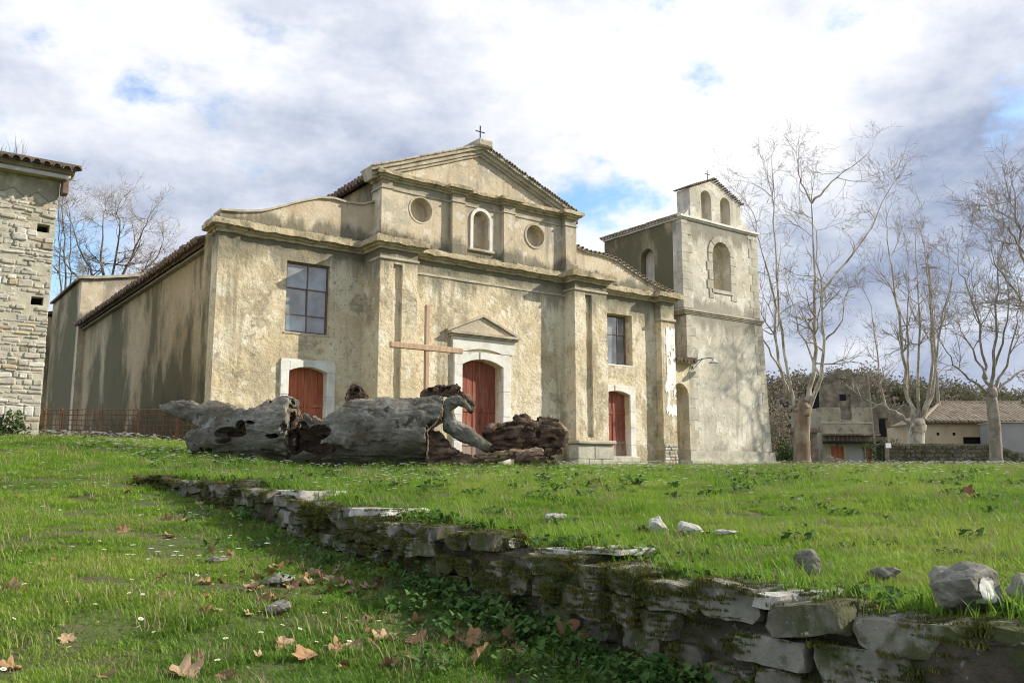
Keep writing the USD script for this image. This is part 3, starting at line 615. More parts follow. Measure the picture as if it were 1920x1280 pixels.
def doorway(w0, w1, zb, zs, rise, fd, leaf_d, fw, mat, name, planks=8):
    """stone frame of separate blocks, two plank leaves"""
    head = arch_poly(w0, w1, zb, zs, rise)
    fr = obj(name + '_frame', plate(sbox(w0 - fw + .02, zs + rise + .02, w1 + fw - .02, zs + rise + .2), fd + .03, fd + .2), TRIM, church)
    n = 4
    for sgn, a in ((-1, w0), (1, w1)):
        zz = np.linspace(zb - .2, zs, n + 1)
        for c, e in zip(zz[:-1], zz[1:]):
            x0, x1 = (a - fw, a) if sgn < 0 else (a, a + fw)
            obj('stone', rough(cbox(x0, x1, fd + rng.normal(0, .004), fd + .26, c + .003, e - .003, .012), .2, .006, 3), TRIM, fr, 35)
    R = Polygon([(w0 - fw, zs), (w1 + fw, zs), (w1 + fw, zs + rise + fw * .55), ((w0 + w1) / 2, zs + rise + fw * .75), (w0 - fw, zs + rise + fw * .55)]).difference(arch_poly(w0, w1, zb, zs, rise))
    c = (w0 + w1) / 2
    for a, b in ((w0 - fw, w0 + .02), (w0 + .02, c - .12), (c - .12, c + .12), (c + .12, w1 - .02), (w1 - .02, w1 + fw)):
        g = R.intersection(sbox(a + .003, zs, b - .003, zs + 3))
        obj('stone', rough(plate(g, fd - (.02 if abs(a - c + .12) < 1e-6 else 0) + rng.normal(0, .004), fd + .26), .2, .006, 3), TRIM, fr, 35)
    lf = obj(name, box(w0 - .1, w1 + .1, leaf_d + .035, leaf_d + .06, zb - .1, zs + rise + .1), DARK, church)
    xs = np.linspace(w0 - .02, w1 + .02, planks + 1)
    for k, (a, b) in enumerate(zip(xs[:-1], xs[1:])):
        g = sbox(a + .004, zb, b - .004, zs + rise + .05)
        obj('plank', plate(g, leaf_d + rng.normal(0, .003) - (.02 if k == planks // 2 else 0), leaf_d + .033), mat, lf)
    for z in (zb + .45, zb + 1.5):
        obj('rail', cbox(w0 + .03, c - .02, leaf_d - .03, leaf_d - .008, z, z + .10, .006), mat, lf); obj('rail', cbox(c + .05, w1 - .03, leaf_d - .03, leaf_d - .008, z, z + .10, .006), mat, lf)
    obj('handle', tube([(c + .12, leaf_d - .06, zb + 1.1), (c + .12, leaf_d - .06, zb + 1.25)], .014, 6), IRON, lf)


doorway(1.98, 3.12, 1.35, 3.82, .13, -.07, .22, .24, DOOR, 'side_door', 6)
doorway(13.70, 14.95, 1.62, 3.82, .13, -.05, .25, .27, DOOR_OLD, 'side_door', 6)
doorway(7.33, 8.87, 1.42, 4.34, .20, -.60, -.16, .30, DOOR_OLD, 'main_door', 7)
part('door_step', cbox(13.4, 15.3, -.5, .2, 1.2, 1.40, .03), QUOIN, .2, .015); part('door_step', cbox(13.5, 15.2, -.25, .2, 1.40, 1.62, .03), QUOIN, .2, .015)
# entablature and thin pediment over the main door
part('door_lintel', plate(sbox(6.98, 4.76, 9.30, 5.14).difference(arch_poly(7.0, 9.28, 4.2, 4.55, .32)), -.585, -.45), TRIM, .2, .006)
dp = sbox(6.98, -.58, 9.32, -.3)
for k, (a, b, o) in enumerate([(5.12, 5.18, .03), (5.19, 5.25, .09), (5.26, 5.34, .16)]): part('door_cornice', slab(dp.buffer(o, join_style=2), a, b), GREYTRIM if k else TRIM, .2, .008, freq=3)
part('door_pediment', cat([rake((6.78, 5.36), (8.1, 5.92), -.03, .04, -.62, -.45), rake((9.5, 5.36), (8.1, 5.92), -.03, .04, -.62, -.45)]), GREYTRIM, .15, .01, freq=3)
part('pediment_field', plate(Polygon([(6.9, 5.34), (9.35, 5.34), (8.1, 5.88)]), -.54, -.45), PLASTER_UP, .2, .006)

# ------------------------------------------------------------------ bell tower
TO = local(18.0, 0)
tower = thing('bell_tower', 'grey plastered square bell tower with arched opening and twin bell gable, right of the church', 'bell tower', (TO[0], TO[1], 0), ROT)


def tpart(name, mesh, mat, edge=.3, amp=.012, **t): return part(name, mesh, mat, edge, amp, tower, **t)


TW, TD = 4.65, 4.5
low = Polygon([(.10, .8), (5.08, .8), (4.76, 7.3), (.12, 7.3)])
tpart('lower_stage', plate(low, 0, TD), TOWER, .35, .014)
twn = arch_poly(1.78, 2.86, 8.38, 9.85, .54)
tpart('upper_front', plate(sbox(0, 7.35, TW, 11.05).difference(twn), .02, .5), TOWER, .3, .012)
lside = Polygon([(.5, 7.35), (TD, 7.35), (TD, 11.0), (.5, 11.0)]).difference(arch_poly(1.55, 2.30, 7.7, 9.8, .375))
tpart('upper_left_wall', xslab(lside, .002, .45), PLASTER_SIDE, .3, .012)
tpart('upper_left_recess', box(.30, .55, 1.4, 2.45, 7.6, 10.3), TOWER, .4, .01)
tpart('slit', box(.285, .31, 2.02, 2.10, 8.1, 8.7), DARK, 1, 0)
tpart('upper_body', box(.55, TW - .002, .55, TD, 7.35, 11.0), TOWER, .6, .012)
tpart('window_back', box(1.6, 3.0, .42, .53, 8.2, 10.6), PLASTER, .3, .008)
wf = arch_poly(1.52, 3.12, 8.38, 9.85, .80).difference(arch_poly(1.782, 2.858, 8.0, 9.85, .538))
fr = obj('window_frame', rough(plate(sbox(1.70, 8.24, 2.95, 8.376), -.03, .3), .2, .008, 3), QUOIN_T, tower, 35)
for k in range(5):
    for a, b in ((1.52 - .10 * (k % 2), 1.78), (2.86, 3.12 + .10 * ((k + 1) % 2))):
        obj('stone', rough(cbox(a, b, -.015 + rng.normal(0, .004), .1, 8.0 + k * .37, 8.365 + k * .37, .015), .15, .008, 3), QUOIN_T, fr, 35)
for k in range(9):
    t0, t1 = math.pi * k / 9 + .01, math.pi * (k + 1) / 9 - .01
    g = Polygon([(2.32 + r * math.cos(t), 9.86 + r * math.sin(t)) for r, t in ((.54, t0), (.80, t0), (.80, t1), (.54, t1))])
    obj('stone', rough(plate(g, -.02 + rng.normal(0, .004), .1), .15, .006, 3), QUOIN_T, fr, 35)
tpart('belt_course', layered(sbox(.02, .0, 4.74, TD), [(7.20, 7.26, .03), (7.26, 7.32, .07), (7.32, 7.38, .11)]), GREYTRIM, .2, .014)
tpart('crown_moulding', layered(sbox(0, .02, TW, TD), [(11.02, 11.09, .04), (11.09, 11.18, .11)]), TRIM, .25, .012)
tpart('plinth', cat([plate(Polygon([(.04, .8), (5.40, .8), (5.36, 1.5), (.04, 1.5)]), -.16, TD), plate(Polygon([(.06, 1.45), (5.22, 1.45), (5.14, 1.88), (.06, 1.88)]), -.08, TD - .01)]), QUOIN, .2, .02, freq=3)
rs = np.random.default_rng(5)
z, k = 1.9, 0
while z < 11.0:                       # quoin blocks up both front corners
    h = rs.uniform(.30, .46); z1 = min(z + h, 7.17 if z < 7.17 else 11.0)
    if z1 - z < .12: z = 7.44 if z < 7.4 else 12; continue
    off = np.interp(z, [.8, 7.3, 7.31], [5.08, 4.76, 4.65]); off1 = np.interp(z1, [.8, 7.3, 7.31], [5.08, 4.76, 4.65]); lft = .10 if z < 7.2 else 0.0
    a = .34 + .22 * (k % 2) + rs.uniform(-.04, .04); b = .34 + .22 * ((k + 1) % 2) + rs.uniform(-.04, .04); y0 = -.012 if z < 7.2 else .006
    obj('quoin', rough(plate(sbox(lft - .008, z + .006, lft + a, z1 - .006), y0, .3), .2, .008, 3), QUOIN_T, tower, 35)
    obj('quoin', rough(plate(Polygon([(off - b, z + .006), (off + .012, z + .006), (off1 + .012, z1 - .006), (off1 - b, z1 - .006)]), y0, .42), .2, .008, 3), QUOIN_T, tower, 35)
    z = z1; k += 1
    if 7.1 < z < 7.43: z = 7.44
# twin bell gable
g1, g2 = arch_poly(1.28, 1.90, 11.25, 12.18, .31), arch_poly(2.46, 3.08, 11.25, 12.10, .31)
gab = Polygon([(.62, 11.15), (.62, 12.42), (2.08, 13.02), (3.75, 12.28), (3.75, 11.15)]).difference(g1).difference(g2)
tpart('bell_gable', plate(gab, .08, .78), TOWER, .2, .012)
for c in (1.59, 2.77):
    tpart('bell_opening_back', box(c - .33, c + .33, .50, .74, 11.2, 12.52), PLASTER, .2, .008); tpart('beam_hole', box(c - .07, c + .07, .485, .503, 11.85, 12.03), DARK, 1, 0)
tpart('gable_shoulder', plate(Polygon([(.15, 11.15), (.62, 11.15), (.62, 11.55)]), .12, .74), TOWER, .2, .01); tpart('gable_shoulder', plate(Polygon([(3.75, 11.15), (4.55, 11.15), (3.75, 11.75)]), .12, .74), TOWER, .2, .01)
for a, b in (((.50, 12.40), (2.08, 13.05)), ((3.88, 12.24), (2.08, 13.05))):
    for k in range(15):
        t = (k + .5) / 15; obj('gable_tile', moved(tile(.062 * rng.uniform(.9, 1.1), .02, 0, .86), (a[0] + (b[0] - a[0]) * t, -.02 + rng.normal(0, .015), a[1] + (b[1] - a[1]) * t + .02)), TILE_PALE, tower, 35)
obj('gable_cross', [tube([(2.1, .4, 13.0), (2.1, .4, 13.55)], .02, 6), tube([(1.95, .4, 13.38), (2.25, .4, 13.38)], .016, 6)], IRON, tower)
tpart('roof', plate(Polygon([(-.15, 11.19), (2.3, 11.9), (4.8, 11.19)]), .85, TD + .15), TILE, .5, .02)
eaves(tower, -.06, .2, TD + .1, 11.2, r=.065, step=.19, out=.12, mat=TILE_PALE)
# arched link between church and tower, with its little tiled canopy
ar = arch_poly(-.86, .10, .8, 3.95, .48)
tpart('link_wall', plate(sbox(-.92, .8, .16, 5.2).difference(ar), -.015, .5), PLASTER, .25, .014)
tpart('link_back', box(-.92, .1, 1.7, 1.8, .8, 5.2), PLASTER_SIDE, .4, .012)
tpart('canopy', cat([plate(Polygon([(-.90, 5.20), (.30, 5.20), (.30, 5.27), (-.90, 5.27)]), -.30, .5)]), CORNICE, .15, .02, freq=3)
for k in range(6): obj('canopy_tile', moved(tube([(0, -.38, 0), (0, .45, .18)], .09, 7), (-.80 + k * .2, rng.normal(0, .02), 5.30)), TILE, tower, 35)

lp = local(18.35, -.03)
lamp = thing('wall_lamp', 'old street lamp with flat shade on a curved bracket, on the tower wall', 'lamp', (lp[0], lp[1], 5.3), ROT)
obj('bracket', [tube([(0, 0, -.25), (0, -.03, -.02), (.32, -.22, .12), (.55, -.38, .16), (.68, -.47, .13)], .018, 6), tube([(0, 0, -.3), (.32, -.22, .11)], .012, 5)], IRON, lamp)
obj('shade', trimesh.creation.revolve([(0, .10), (.05, .10), (.07, .03), (.20, -.05), (.20, -.065), (.06, 0), (0, .0)], sections=16).apply_translation([.68, -.47, .03]), ZINC, lamp, 30)
obj('bulb', trimesh.creation.icosphere(2, .05).apply_translation([.68, -.47, .0]), WHITE, lamp, True)

# ------------------------------------------------------------------ rubble stone building on the left
SB = np.array([-10.80, 20.0])
stoneh = thing('stone_building', 'tall rubble stone building with plastered top and tiled eave at the left edge', 'building', (SB[0], SB[1], 0), ROT)
holes = unary_union([sbox(-.40, zz - .10, -.14, zz + .10) for zz in (6.72, 4.98)])
part('wall', plate(sbox(-6, .6, -.02, 7.95).difference(holes), .05, .40), MORTAR, .3, .015, stoneh); part('wall', box(-6, -.021, .401, 9, .6, 7.94), MORTAR, .8, .0, stoneh)
rs = np.random.default_rng(11); found = []
z = 1.5
while z < 7.4:
    h = rs.choice([.07, .095, .12, .16], p=[.25, .35, .27, .13]) * rs.uniform(.9, 1.15); x = -.008 - rs.uniform(0, .02)
    if z < 2.4: h *= 1.35
    while x > -1.8:
        l = rs.choice([.12, .2, .28, .38], p=[.3, .33, .25, .12]) * rs.uniform(.85, 1.25); hh = h * rs.uniform(.72, 1.12)
        if not (-.62 < x - l / 2 < -.02 and min(abs(z + hh / 2 - 4.98), abs(z + hh / 2 - 6.72)) < .15) and rs.uniform() > .05:
            m = rough(cbox(-l + .012, -.004, 0, .16, .005, hh - .005, .022), .07, .014, 7, seed=len(found))
            a = rs.normal(0, .035); m = moved(m, M=[[math.cos(a), 0, math.sin(a)], [0, 1, 0], [-math.sin(a), 0, math.cos(a)]])
            found.append((l * hh, moved(m, (x, .05 - abs(rs.normal(.022, .014)), z + rs.normal(0, .010)))))
        x -= l
    z += h * .98
found.sort(key=lambda q: -q[0])
for k, (_, m) in enumerate(found[:296]): obj('stone', m, RUBBLE[rs.choice(6, p=[.27, .22, .2, .06, .15, .1])], stoneh, 40)
obj('small_stones', [m for _, m in found[296:]], RUBBLE[2], stoneh, 40, kind='stuff')
pl = Polygon([(0.0, 7.52), (-.2, 7.38), (-.45, 7.56), (-.7, 7.40), (-.95, 7.58), (-1.2, 7.44), (-1.5, 7.56), (-2.2, 7.45), (-6, 7.45), (-6, 7.9), (0.0, 7.9)])
part('plaster_top', plate(pl.difference(holes), .015, .05), TOWER, .15, .02, stoneh, freq=3)
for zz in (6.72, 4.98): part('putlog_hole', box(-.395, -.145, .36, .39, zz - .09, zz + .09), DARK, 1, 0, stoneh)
part('eave_moulding', cat([box(-6, .15, -.20, .2, 7.90, 8.02), box(-6, .25, -.32, .2, 8.025, 8.12)]), CORNICE, .2, .018, stoneh)
obj('gutter', [tube([(-6, -.34, 7.93), (.16, -.34, 7.93)], .055, 8)], ZINC, stoneh, True)
part('eave_beam', cbox(.02, .16, -.26, .05, 7.55, 7.9, .02), SASH, .2, .01, stoneh)
part('roof', xslab(Polygon([(-.50, 8.13), (6, 9.9), (6, 10.0), (-.50, 8.22)]), -6, .35), TILE, .5, .02, stoneh)
for k in range(14): obj('eave_tile', moved(tile(.10 * rng.uniform(.92, 1.1), .02, -.62, .5, 9), (.25 - k * .21, rng.normal(0, .03), 8.22 + rng.normal(0, .012)), M=[[1, 0, 0], [0, 1, 0], [0, .26, 1]]), TILE, stoneh, 35)

# ------------------------------------------------------------------ wooden cross
c2 = (-1.98, 20.0); cz = float(ground(*c2))
crs = thing('wooden_cross', 'tall plain wooden cross standing before the church doors', 'cross', (c2[0], c2[1], cz), ROT)
obj('post', cbox(-.05, .05, -.05, .05, -.3, 4.90 - cz, .01), WOOD, crs); obj('arm', cbox(-.97, .97, -.075, .025, 3.82 - cz, 3.95 - cz, .01), WOOD, crs)

# ------------------------------------------------------------------ rusty mesh fence
fa, fb = np.array([-11.05, 20.45]), np.array([-7.3, 20.6])
fence = thing('mesh_fence', 'low rusty wire mesh fence between the stone building and the church', 'fence', (0, 0, 0))
Lf = np.linalg.norm(fb - fa)
fp = lambda t, z: (*(fa + (fb - fa) * t), z)
for t in (0.02, .13, .36, .60, .84, .99): obj('post', tube([fp(t, 1.3), fp(t, 2.52)], .020, 6), RUST, fence)
for k in range(9): obj('wire', tube([fp(t, 1.52 + k * .122 + .012 * math.sin(t * 19 + k)) for t in np.linspace(0, 1, 24)], .010, 4), RUST, fence)
for k in range(38): obj('wire', tube([fp((k + .5) / 38, 1.55), fp((k + .5) / 38 + .002 * math.sin(k * 3), 2.52)], .009, 4), RUST, fence)

# ------------------------------------------------------------------ fallen hollow trunks
def sph(p, r): return m3.Manifold.sphere(r, 20).translate(tuple(map(float, p)))


def chain(*s):
    balls = [sph(p, r) for *p, r in s]
    return sum((m3.Manifold.batch_hull([a, b]) for a, b in zip(balls[:-1], balls[1:])), m3.Manifold())


def ell(p, r): return m3.Manifold.sphere(1.0, 24).scale(tuple(map(float, r))).translate(tuple(map(float, p)))


def gnarl(m, edge=.045, amp=.05, freq=2.2, seed=0, fine=.03):
    mesh = m.refine_to_length(edge).to_mesh(); v, f = np.array(mesh.vert_properties[:, :3], float), np.array(mesh.tri_verts)
    tm = trimesh.Trimesh(v, f, process=False); v = np.array(trimesh.smoothing.filter_taubin(tm, iterations=4).vertices)
    nr = np.array(trimesh.Trimesh(v, f, process=False).vertex_normals)
    for k in range(3): v[:, k] += amp * 2.4 * (meshkit.fbm(v * freq + 31 * k, 3, seed) - .5)
    wv = v + .25 * (meshkit.fbm(v * 1.7 + 5, 2, seed + 1)[:, None] - .5)
    h = 1 - 2 * np.abs(meshkit.fbm(wv * np.array([2.2, 9.0, 9.0]) + seed, 3, seed + 3) - .5); h2 = meshkit.fbm(v * 18 + seed, 2, seed + 8) - .5
    crack = -np.clip(.07 - np.abs(meshkit.fbm(wv * np.array([.9, 5.0, 5.0]) + seed * 2, 2, seed + 6) - .5), 0, .07) / .07
    return v + nr * ((h - .75) * fine * .8 + h2 * fine * 1.0 + crack * fine * .7)[:, None], f


def at(px, py, Yd):
    v = pixdir(px, py); return v * (Yd / v[1]) + np.array([0, 0, EYE])


def outline(pts, y0, y1, Yd=15.2):
    """a broken profile (given in the picture's plane at the trunk's distance) as a prism to cut rounded wood with"""
    q = [at(*p, Yd) for p in pts]; pg = Polygon([(p[0], p[2]) for p in q]).buffer(0)
    pg = max(polys(pg), key=lambda g: g.area); ring = list(pg.segmentize(.05).exterior.coords)[:-1]; r_ = np.random.default_rng(len(pts))
    ring = [(x + r_.normal(0, .008), z + r_.normal(0, .012)) for x, z in ring]
    cs = m3.CrossSection([np.array(ring)], m3.FillRule.Positive)
    if cs.area() < 1e-6: cs = m3.CrossSection([np.array(ring[::-1])], m3.FillRule.Positive)
    return m3.Manifold.extrude(cs, y1 - y0).rotate((90, 0, 0)).translate((0, y1, 0))


def bites(m, path, n, seed, r0=.03, r1=.09):
    """bites torn out along a broken rim"""
    r_ = np.random.default_rng(seed); p = np.array(path, float); t = r_.uniform(0, len(p) - 1.001, n)
    for k in t:
        i = int(k); c = p[i] + (p[i + 1] - p[i]) * (k - i) + r_.normal(0, .05, 3); m = m - ell(c, r_.uniform(r0, r1, 3) * [1.2, 1.4, 1])
    return m


LY0 = 15.4
logA = thing('hollow_trunk', 'left grey hollow tree trunk piece with a branch stub pointing left', 'tree trunk')
silA = outline([(290, 764), (305, 757), (330, 751), (352, 751), (372, 757), (402, 750), (430, 755), (447, 768), (470, 772), (486, 764), (500, 760), (508, 750), (518, 748), (521, 740), (533, 737), (546, 744), (546, 885), (352, 885), (350, 845), (346, 822), (352, 808), (372, 806), (384, 800), (352, 790), (322, 782)], 14, 17)
outA = chain((-5.25, LY0, 1.62, .50), (-4.6, LY0, 1.72, .60), (-3.7, LY0, 1.78, .66)) + chain((-4.7, LY0, 1.95, .32), (-5.45, LY0 - .05, 2.05, .24), (-5.95, LY0 - .1, 2.13, .13), (-6.15, LY0 - .12, 2.15, .06))
outA = outA ^ silA
holA = chain((-4.9, LY0 + .05, 1.70, .30), (-3.2, LY0 + .05, 1.80, .50))
y = LY0 - .55
holeA = ell((*at(432, 812, 14.85)[:2], at(432, 812, 14.85)[2]), (.31, .36, .095)) + ell(at(455, 800, 14.85), (.10, .3, .12)) + ell(at(512, 815, 14.85), (.12, .25, .05)) + ell(at(375, 840, 14.9), (.05, .16, .035)) + ell(at(392, 841, 14.9), (.07, .16, .045)) + ell(at(500, 845, 14.85), (.16, .12, .02)) + ell(at(418, 825, 14.85), (.14, .3, .05)) + ell(at(470, 790, 14.8), (.08, .16, .03)) + ell(at(530, 800, 14.8), (.05, .2, .10))
obj('shell', gnarl(bites(outA - holA - holeA, [at(x, z, 15.2) for x, z in ((447, 768), (490, 762), (520, 742), (546, 744), (546, 860))], 34, 3, .03, .10), seed=1), BARK_GREY, logA, 60)
obj('rotten_core', gnarl((chain((-4.9, LY0 + .05, 1.70, .36), (-3.2, LY0 + .05, 1.80, .55)) ^ outline([(380, 778), (440, 790), (500, 775), (544, 765), (544, 868), (380, 868)], 14, 17)) - chain((-4.7, LY0, 1.70, .20), (-3.2, LY0, 1.80, .42)) - holeA, seed=2, amp=.05), ROTTEN, logA, 60)

logB = thing('hollow_trunk', 'big grey hollow tree trunk in the middle, broken open at its right end', 'tree trunk')
silB = outline([(548, 890), (545, 815), (551, 788), (557, 776), (566, 782), (577, 775), (586, 783), (598, 790), (606, 797), (613, 788), (622, 776), (642, 771), (650, 754), (668, 747), (690, 750), (712, 745), (760, 744), (800, 742), (829, 745), (831, 762), (826, 788), (808, 797), (801, 815), (806, 890)], 14, 17)
outB = (chain((-3.75, LY0 + .05, 1.52, .55), (-3.1, LY0 + .05, 1.66, .66), (-2.2, LY0 + .05, 1.72, .68), (-1.0, LY0 + .05, 1.74, .68))) ^ silB
holB = chain((-2.3, LY0 + .10, 1.72, .40), (-.2, LY0 + .05, 1.80, .58)) + chain((-3.0, LY0 + .05, 1.6, .34), (-4.1, LY0 - .1, 1.62, .50)) + ell(at(580, 828, 14.9), (.24, .42, .20)) + ell(at(600, 812, 14.9), (.22, .42, .14)) + ell(at(565, 806, 14.9), (.14, .42, .17)) + ell(at(612, 840, 14.9), (.16, .42, .08)) + ell(at(552, 845, 14.9), (.12, .42, .08)) + ell(at(700, 838, 14.78), (.16, .10, .12)) + ell(at(650, 845, 14.8), (.22, .10, .07)) + ell(at(740, 815, 14.75), (.08, .05, .05)) + ell(at(672, 800, 14.75), (.07, .08, .12)) + ell(at(628, 842, 14.8), (.20, .16, .10)) + ell(at(690, 850, 14.72), (.20, .12, .06)) + ell(at(715, 830, 14.72), (.06, .10, .10)) + ell(at(770, 850, 14.72), (.12, .08, .05)) + ell(at(600, 852, 14.8), (.18, .2, .06))
rimB = [at(x, z, 15.0) for x, z in ((829, 745), (828, 785), (806, 800), (803, 870))]
obj('shell', gnarl(bites(bites(outB - holB, rimB, 30, 5, .02, .08), [at(x, z, 15.1) for x, z in ((552, 785), (585, 782), (612, 788), (625, 815), (600, 850), (552, 850))], 44, 6, .03, .11), .04, seed=5), BARK_GREY, logB, 60)
for c_ in (chain(at(550, 800, 15.3).tolist() + [.07], at(566, 782, 15.3).tolist() + [.05]), chain(at(572, 780, 15.4).tolist() + [.06], at(598, 795, 15.4).tolist() + [.07])):
    obj('split_wood', gnarl(bites(c_, [at(560, 790, 15.3), at(590, 790, 15.3)], 6, 7, .02, .04), .03, .05, 4, 4, .03), ROTTEN_EDGE, logB, 60)
inB = chain((-2.3, LY0 + .10, 1.72, .46), (-.9, LY0 + .05, 1.78, .64)) ^ outline([(700, 760), (822, 756), (822, 786), (806, 800), (808, 884), (700, 884)], 14.6, 17)
obj('rotten_lining', gnarl(inB - chain((-2.0, LY0 + .10, 1.74, .34), (.3, LY0, 1.80, .52)), .04, .05, 2.4, 7, .04), ROTTEN, logB, 60)
backB = (chain((-2.6, LY0 + .1, 1.6, .48), (-3.7, LY0 + .05, 1.56, .54)) - chain((-2.6, LY0 - .1, 1.6, .34), (-4.1, LY0 - .35, 1.62, .60))) ^ outline([(546, 880), (548, 800), (600, 800), (640, 790), (640, 880)], 15.2, 17)
obj('rotten_lining', gnarl(backB, .045, .06, 2.4, 8, .04), ROTTEN, logB, 60)
silL = outline([(798, 892), (801, 812), (812, 806), (826, 812), (838, 826), (848, 840), (872, 852), (900, 862), (930, 868), (948, 876), (948, 892)], 14, 17)
lowB = (chain((-1.7, LY0, 1.36, .50), (-.8, LY0 - .1, 1.30, .46), (-.05, LY0 - .2, 1.12, .30)) ^ silL) - ell((-.55, LY0 + .05, 1.78), (.95, .42, .50))
obj('rotten_core', gnarl(bites(lowB, [at(x, z, 14.95) for x, z in ((812, 806), (840, 828), (880, 856), (940, 874))], 30, 11, .015, .05), .035, .05, 2.6, 6, .05), ROTTEN, logB, 60)
obj('split_edge', gnarl(chain(*[at(x + 2 * math.sin(x), z, 14.72).tolist() + [.013] for x, z in ((830, 752), (829, 780), (812, 796), (803, 806), (804, 830), (803, 850), (806, 872))]), .025, .02, 4, 9, .02), ROTTEN_EDGE, logB, 60)
obj('limb', gnarl(chain(at(842, 780, 15.2).tolist() + [.13], at(846, 798, 15.1).tolist() + [.15], at(862, 808, 15.0).tolist() + [.16], at(885, 820, 14.9).tolist() + [.14], at(916, 838, 14.8).tolist() + [.09]) - ell(at(924, 842, 14.8), (.07, .1, .07)), .035, .04, 3, 10, .03), BARK_GREY, logB, 60)
obj('limb', gnarl(bites(chain(at(836, 778, 15.2).tolist() + [.10], at(842, 757, 15.2).tolist() + [.11], at(860, 752, 15.15).tolist() + [.09], at(872, 758, 15.1).tolist() + [.06], at(882, 770, 15.05).tolist() + [.035]), [at(850, 765, 15.05), at(880, 770, 15.05)], 8, 31, .02, .05), .03, .03, 4, 19, .025), BARK_GREY, logB, 60)
snag = chain(at(800, 742, 15.6).tolist() + [.14], at(822, 732, 15.6).tolist() + [.12], at(850, 735, 15.55).tolist() + [.11], at(872, 748, 15.5).tolist() + [.09], at(884, 768, 15.45).tolist() + [.06])
obj('snag', gnarl(bites(snag, [at(x, z, 15.5) for x, z in ((802, 728), (830, 722), (860, 732), (885, 755))], 34, 23, .02, .07), .03, .06, 4, 11, .045), ROTTEN, logB, 60)
obj('snag', gnarl(bites(chain(at(656, 745, 15.5).tolist() + [.10], at(664, 732, 15.5).tolist() + [.11], at(676, 740, 15.5).tolist() + [.10], at(690, 750, 15.5).tolist() + [.06]), [at(660, 735, 15.4), at(690, 738, 15.4)], 12, 25, .02, .06), .03, .05, 4, 13, .03), ROTTEN, logB, 60)

logC = thing('rotten_log', 'reddish brown rotten slab of trunk lying at the right end of the fallen wood', 'tree trunk')
silC = outline([(902, 812), (908, 800), (925, 791), (940, 793), (958, 788), (966, 777), (985, 775), (992, 784), (1006, 787), (1016, 779), (1034, 782), (1050, 792), (1060, 800), (1067, 814), (1061, 832), (1056, 848), (1030, 852), (1016, 846), (990, 850), (960, 852), (925, 850), (905, 832)], 14, 17)
outC = chain((-.6, LY0 + .35, 1.56, .46), (.1, LY0 + .4, 1.62, .52), (.8, LY0 + .4, 1.62, .48)) ^ silC
rimC = [at(x, z, 15.2) for x, z in ((905, 800), (958, 788), (985, 775), (1020, 780), (1062, 804), (1060, 840))]
hC = sum((ell(at(x, z, 15.28), (rx, .12, rz)) for x, z, rx, rz in ((935, 808, .10, .06), (985, 806, .05, .08), (960, 826, .12, .04), (1010, 815, .06, .10), (1035, 825, .08, .05), (1000, 838, .14, .03))), m3.Manifold())
obj('slab', gnarl(bites(outC - hC, rimC, 44, 21, .02, .075), .035, .06, 2.6, 14, .06), ROTTEN, logC, 60)
obj('shard', gnarl(bites(chain(at(975, 862, 14.9).tolist() + [.13], at(1010, 862, 14.85).tolist() + [.15], at(1038, 870, 14.8).tolist() + [.08]), [at(990, 852, 14.8), at(1036, 860, 14.8)], 12, 41, .03, .07), .035, .06, 4, 16, .05), ROTTEN, logC, 60)
obj('shard', gnarl(bites(chain(at(895, 858, 15.0).tolist() + [.09], at(950, 852, 14.95).tolist() + [.10], at(1012, 848, 15.0).tolist() + [.07]), [at(910, 852, 14.9), at(1000, 846, 14.9)], 12, 43, .02, .06), .035, .05, 4, 17, .04), ROTTEN_EDGE, logC, 60)
obj('pale_rim', gnarl(chain(*[at(x, z, 15.1).tolist() + [.035] for x, z in ((1048, 794), (1059, 802), (1065, 816), (1060, 834))]), .025, .03, 5, 18, .02), ROTTEN_EDGE, logC, 60)

# ------------------------------------------------------------------ dry stone retaining wall
wall = thing('retaining_wall', 'low mossy dry stone retaining wall running across the grass', 'wall')
seg = np.linalg.norm(np.diff(WALL, axis=0), axis=1); cum = np.concatenate([[0], np.cumsum(seg)])


def wall_at(s):
    p = np.array([np.interp(s, cum, WALL[:, 0]), np.interp(s, cum, WALL[:, 1])]); e = np.array([np.interp(s + .3, cum, WALL[:, 0]) - np.interp(s - .3, cum, WALL[:, 0]), np.interp(s + .3, cum, WALL[:, 1]) - np.interp(s - .3, cum, WALL[:, 1])]); e /= np.linalg.norm(e)
    return p, e, np.array([e[1], -e[0]]) * (1 if e[1] < 0 else 1)


def stone(l, h, d, seed, round_=.03, amp=.03):
    q = np.random.default_rng(seed)
    b_ = [min(l, h, d) * q.uniform(.22, .38) for _ in range(3)]
    P = np.array([(sx * (l / 2 * jx - (b_[0] if c_ == 0 else 0)), sy * (d / 2 - (b_[1] if c_ == 1 else 0)), sz * (h / 2 * jz - (b_[2] if c_ == 2 else 0))) for sx in (-1, 1) for sy in (-1, 1) for sz in (-1, 1) for jx, jz in ((q.uniform(.82, 1.0), q.uniform(.82, 1.0)),) for c_ in range(3)])
    v, f = rough(m3.Manifold.hull_points(P), .045, amp * .25, 4.0, seed)
    v = v + (meshkit.fbm(v * 11 + seed, 4, seed)[:, None] - .5) * (v / (np.abs(v).max(0) + 1e-6)) * amp * 1.2
    return v, f


rs = np.random.default_rng(23)
END = cum[-1] - .6
EARTH = look('wall_earth', [(.3, (.032, .026, .016)), (.5, (.065, .053, .035)), (.7, (.11, .095, .068))], scale=5.0, bump=(1.0, 18.0, .04), spots=[(3.0, .50, .60, (.035, .045, .012), .9, (1, 1, 1)), (18, .62, .68, (.24, .23, .20), .7, (1, 1, 1))])


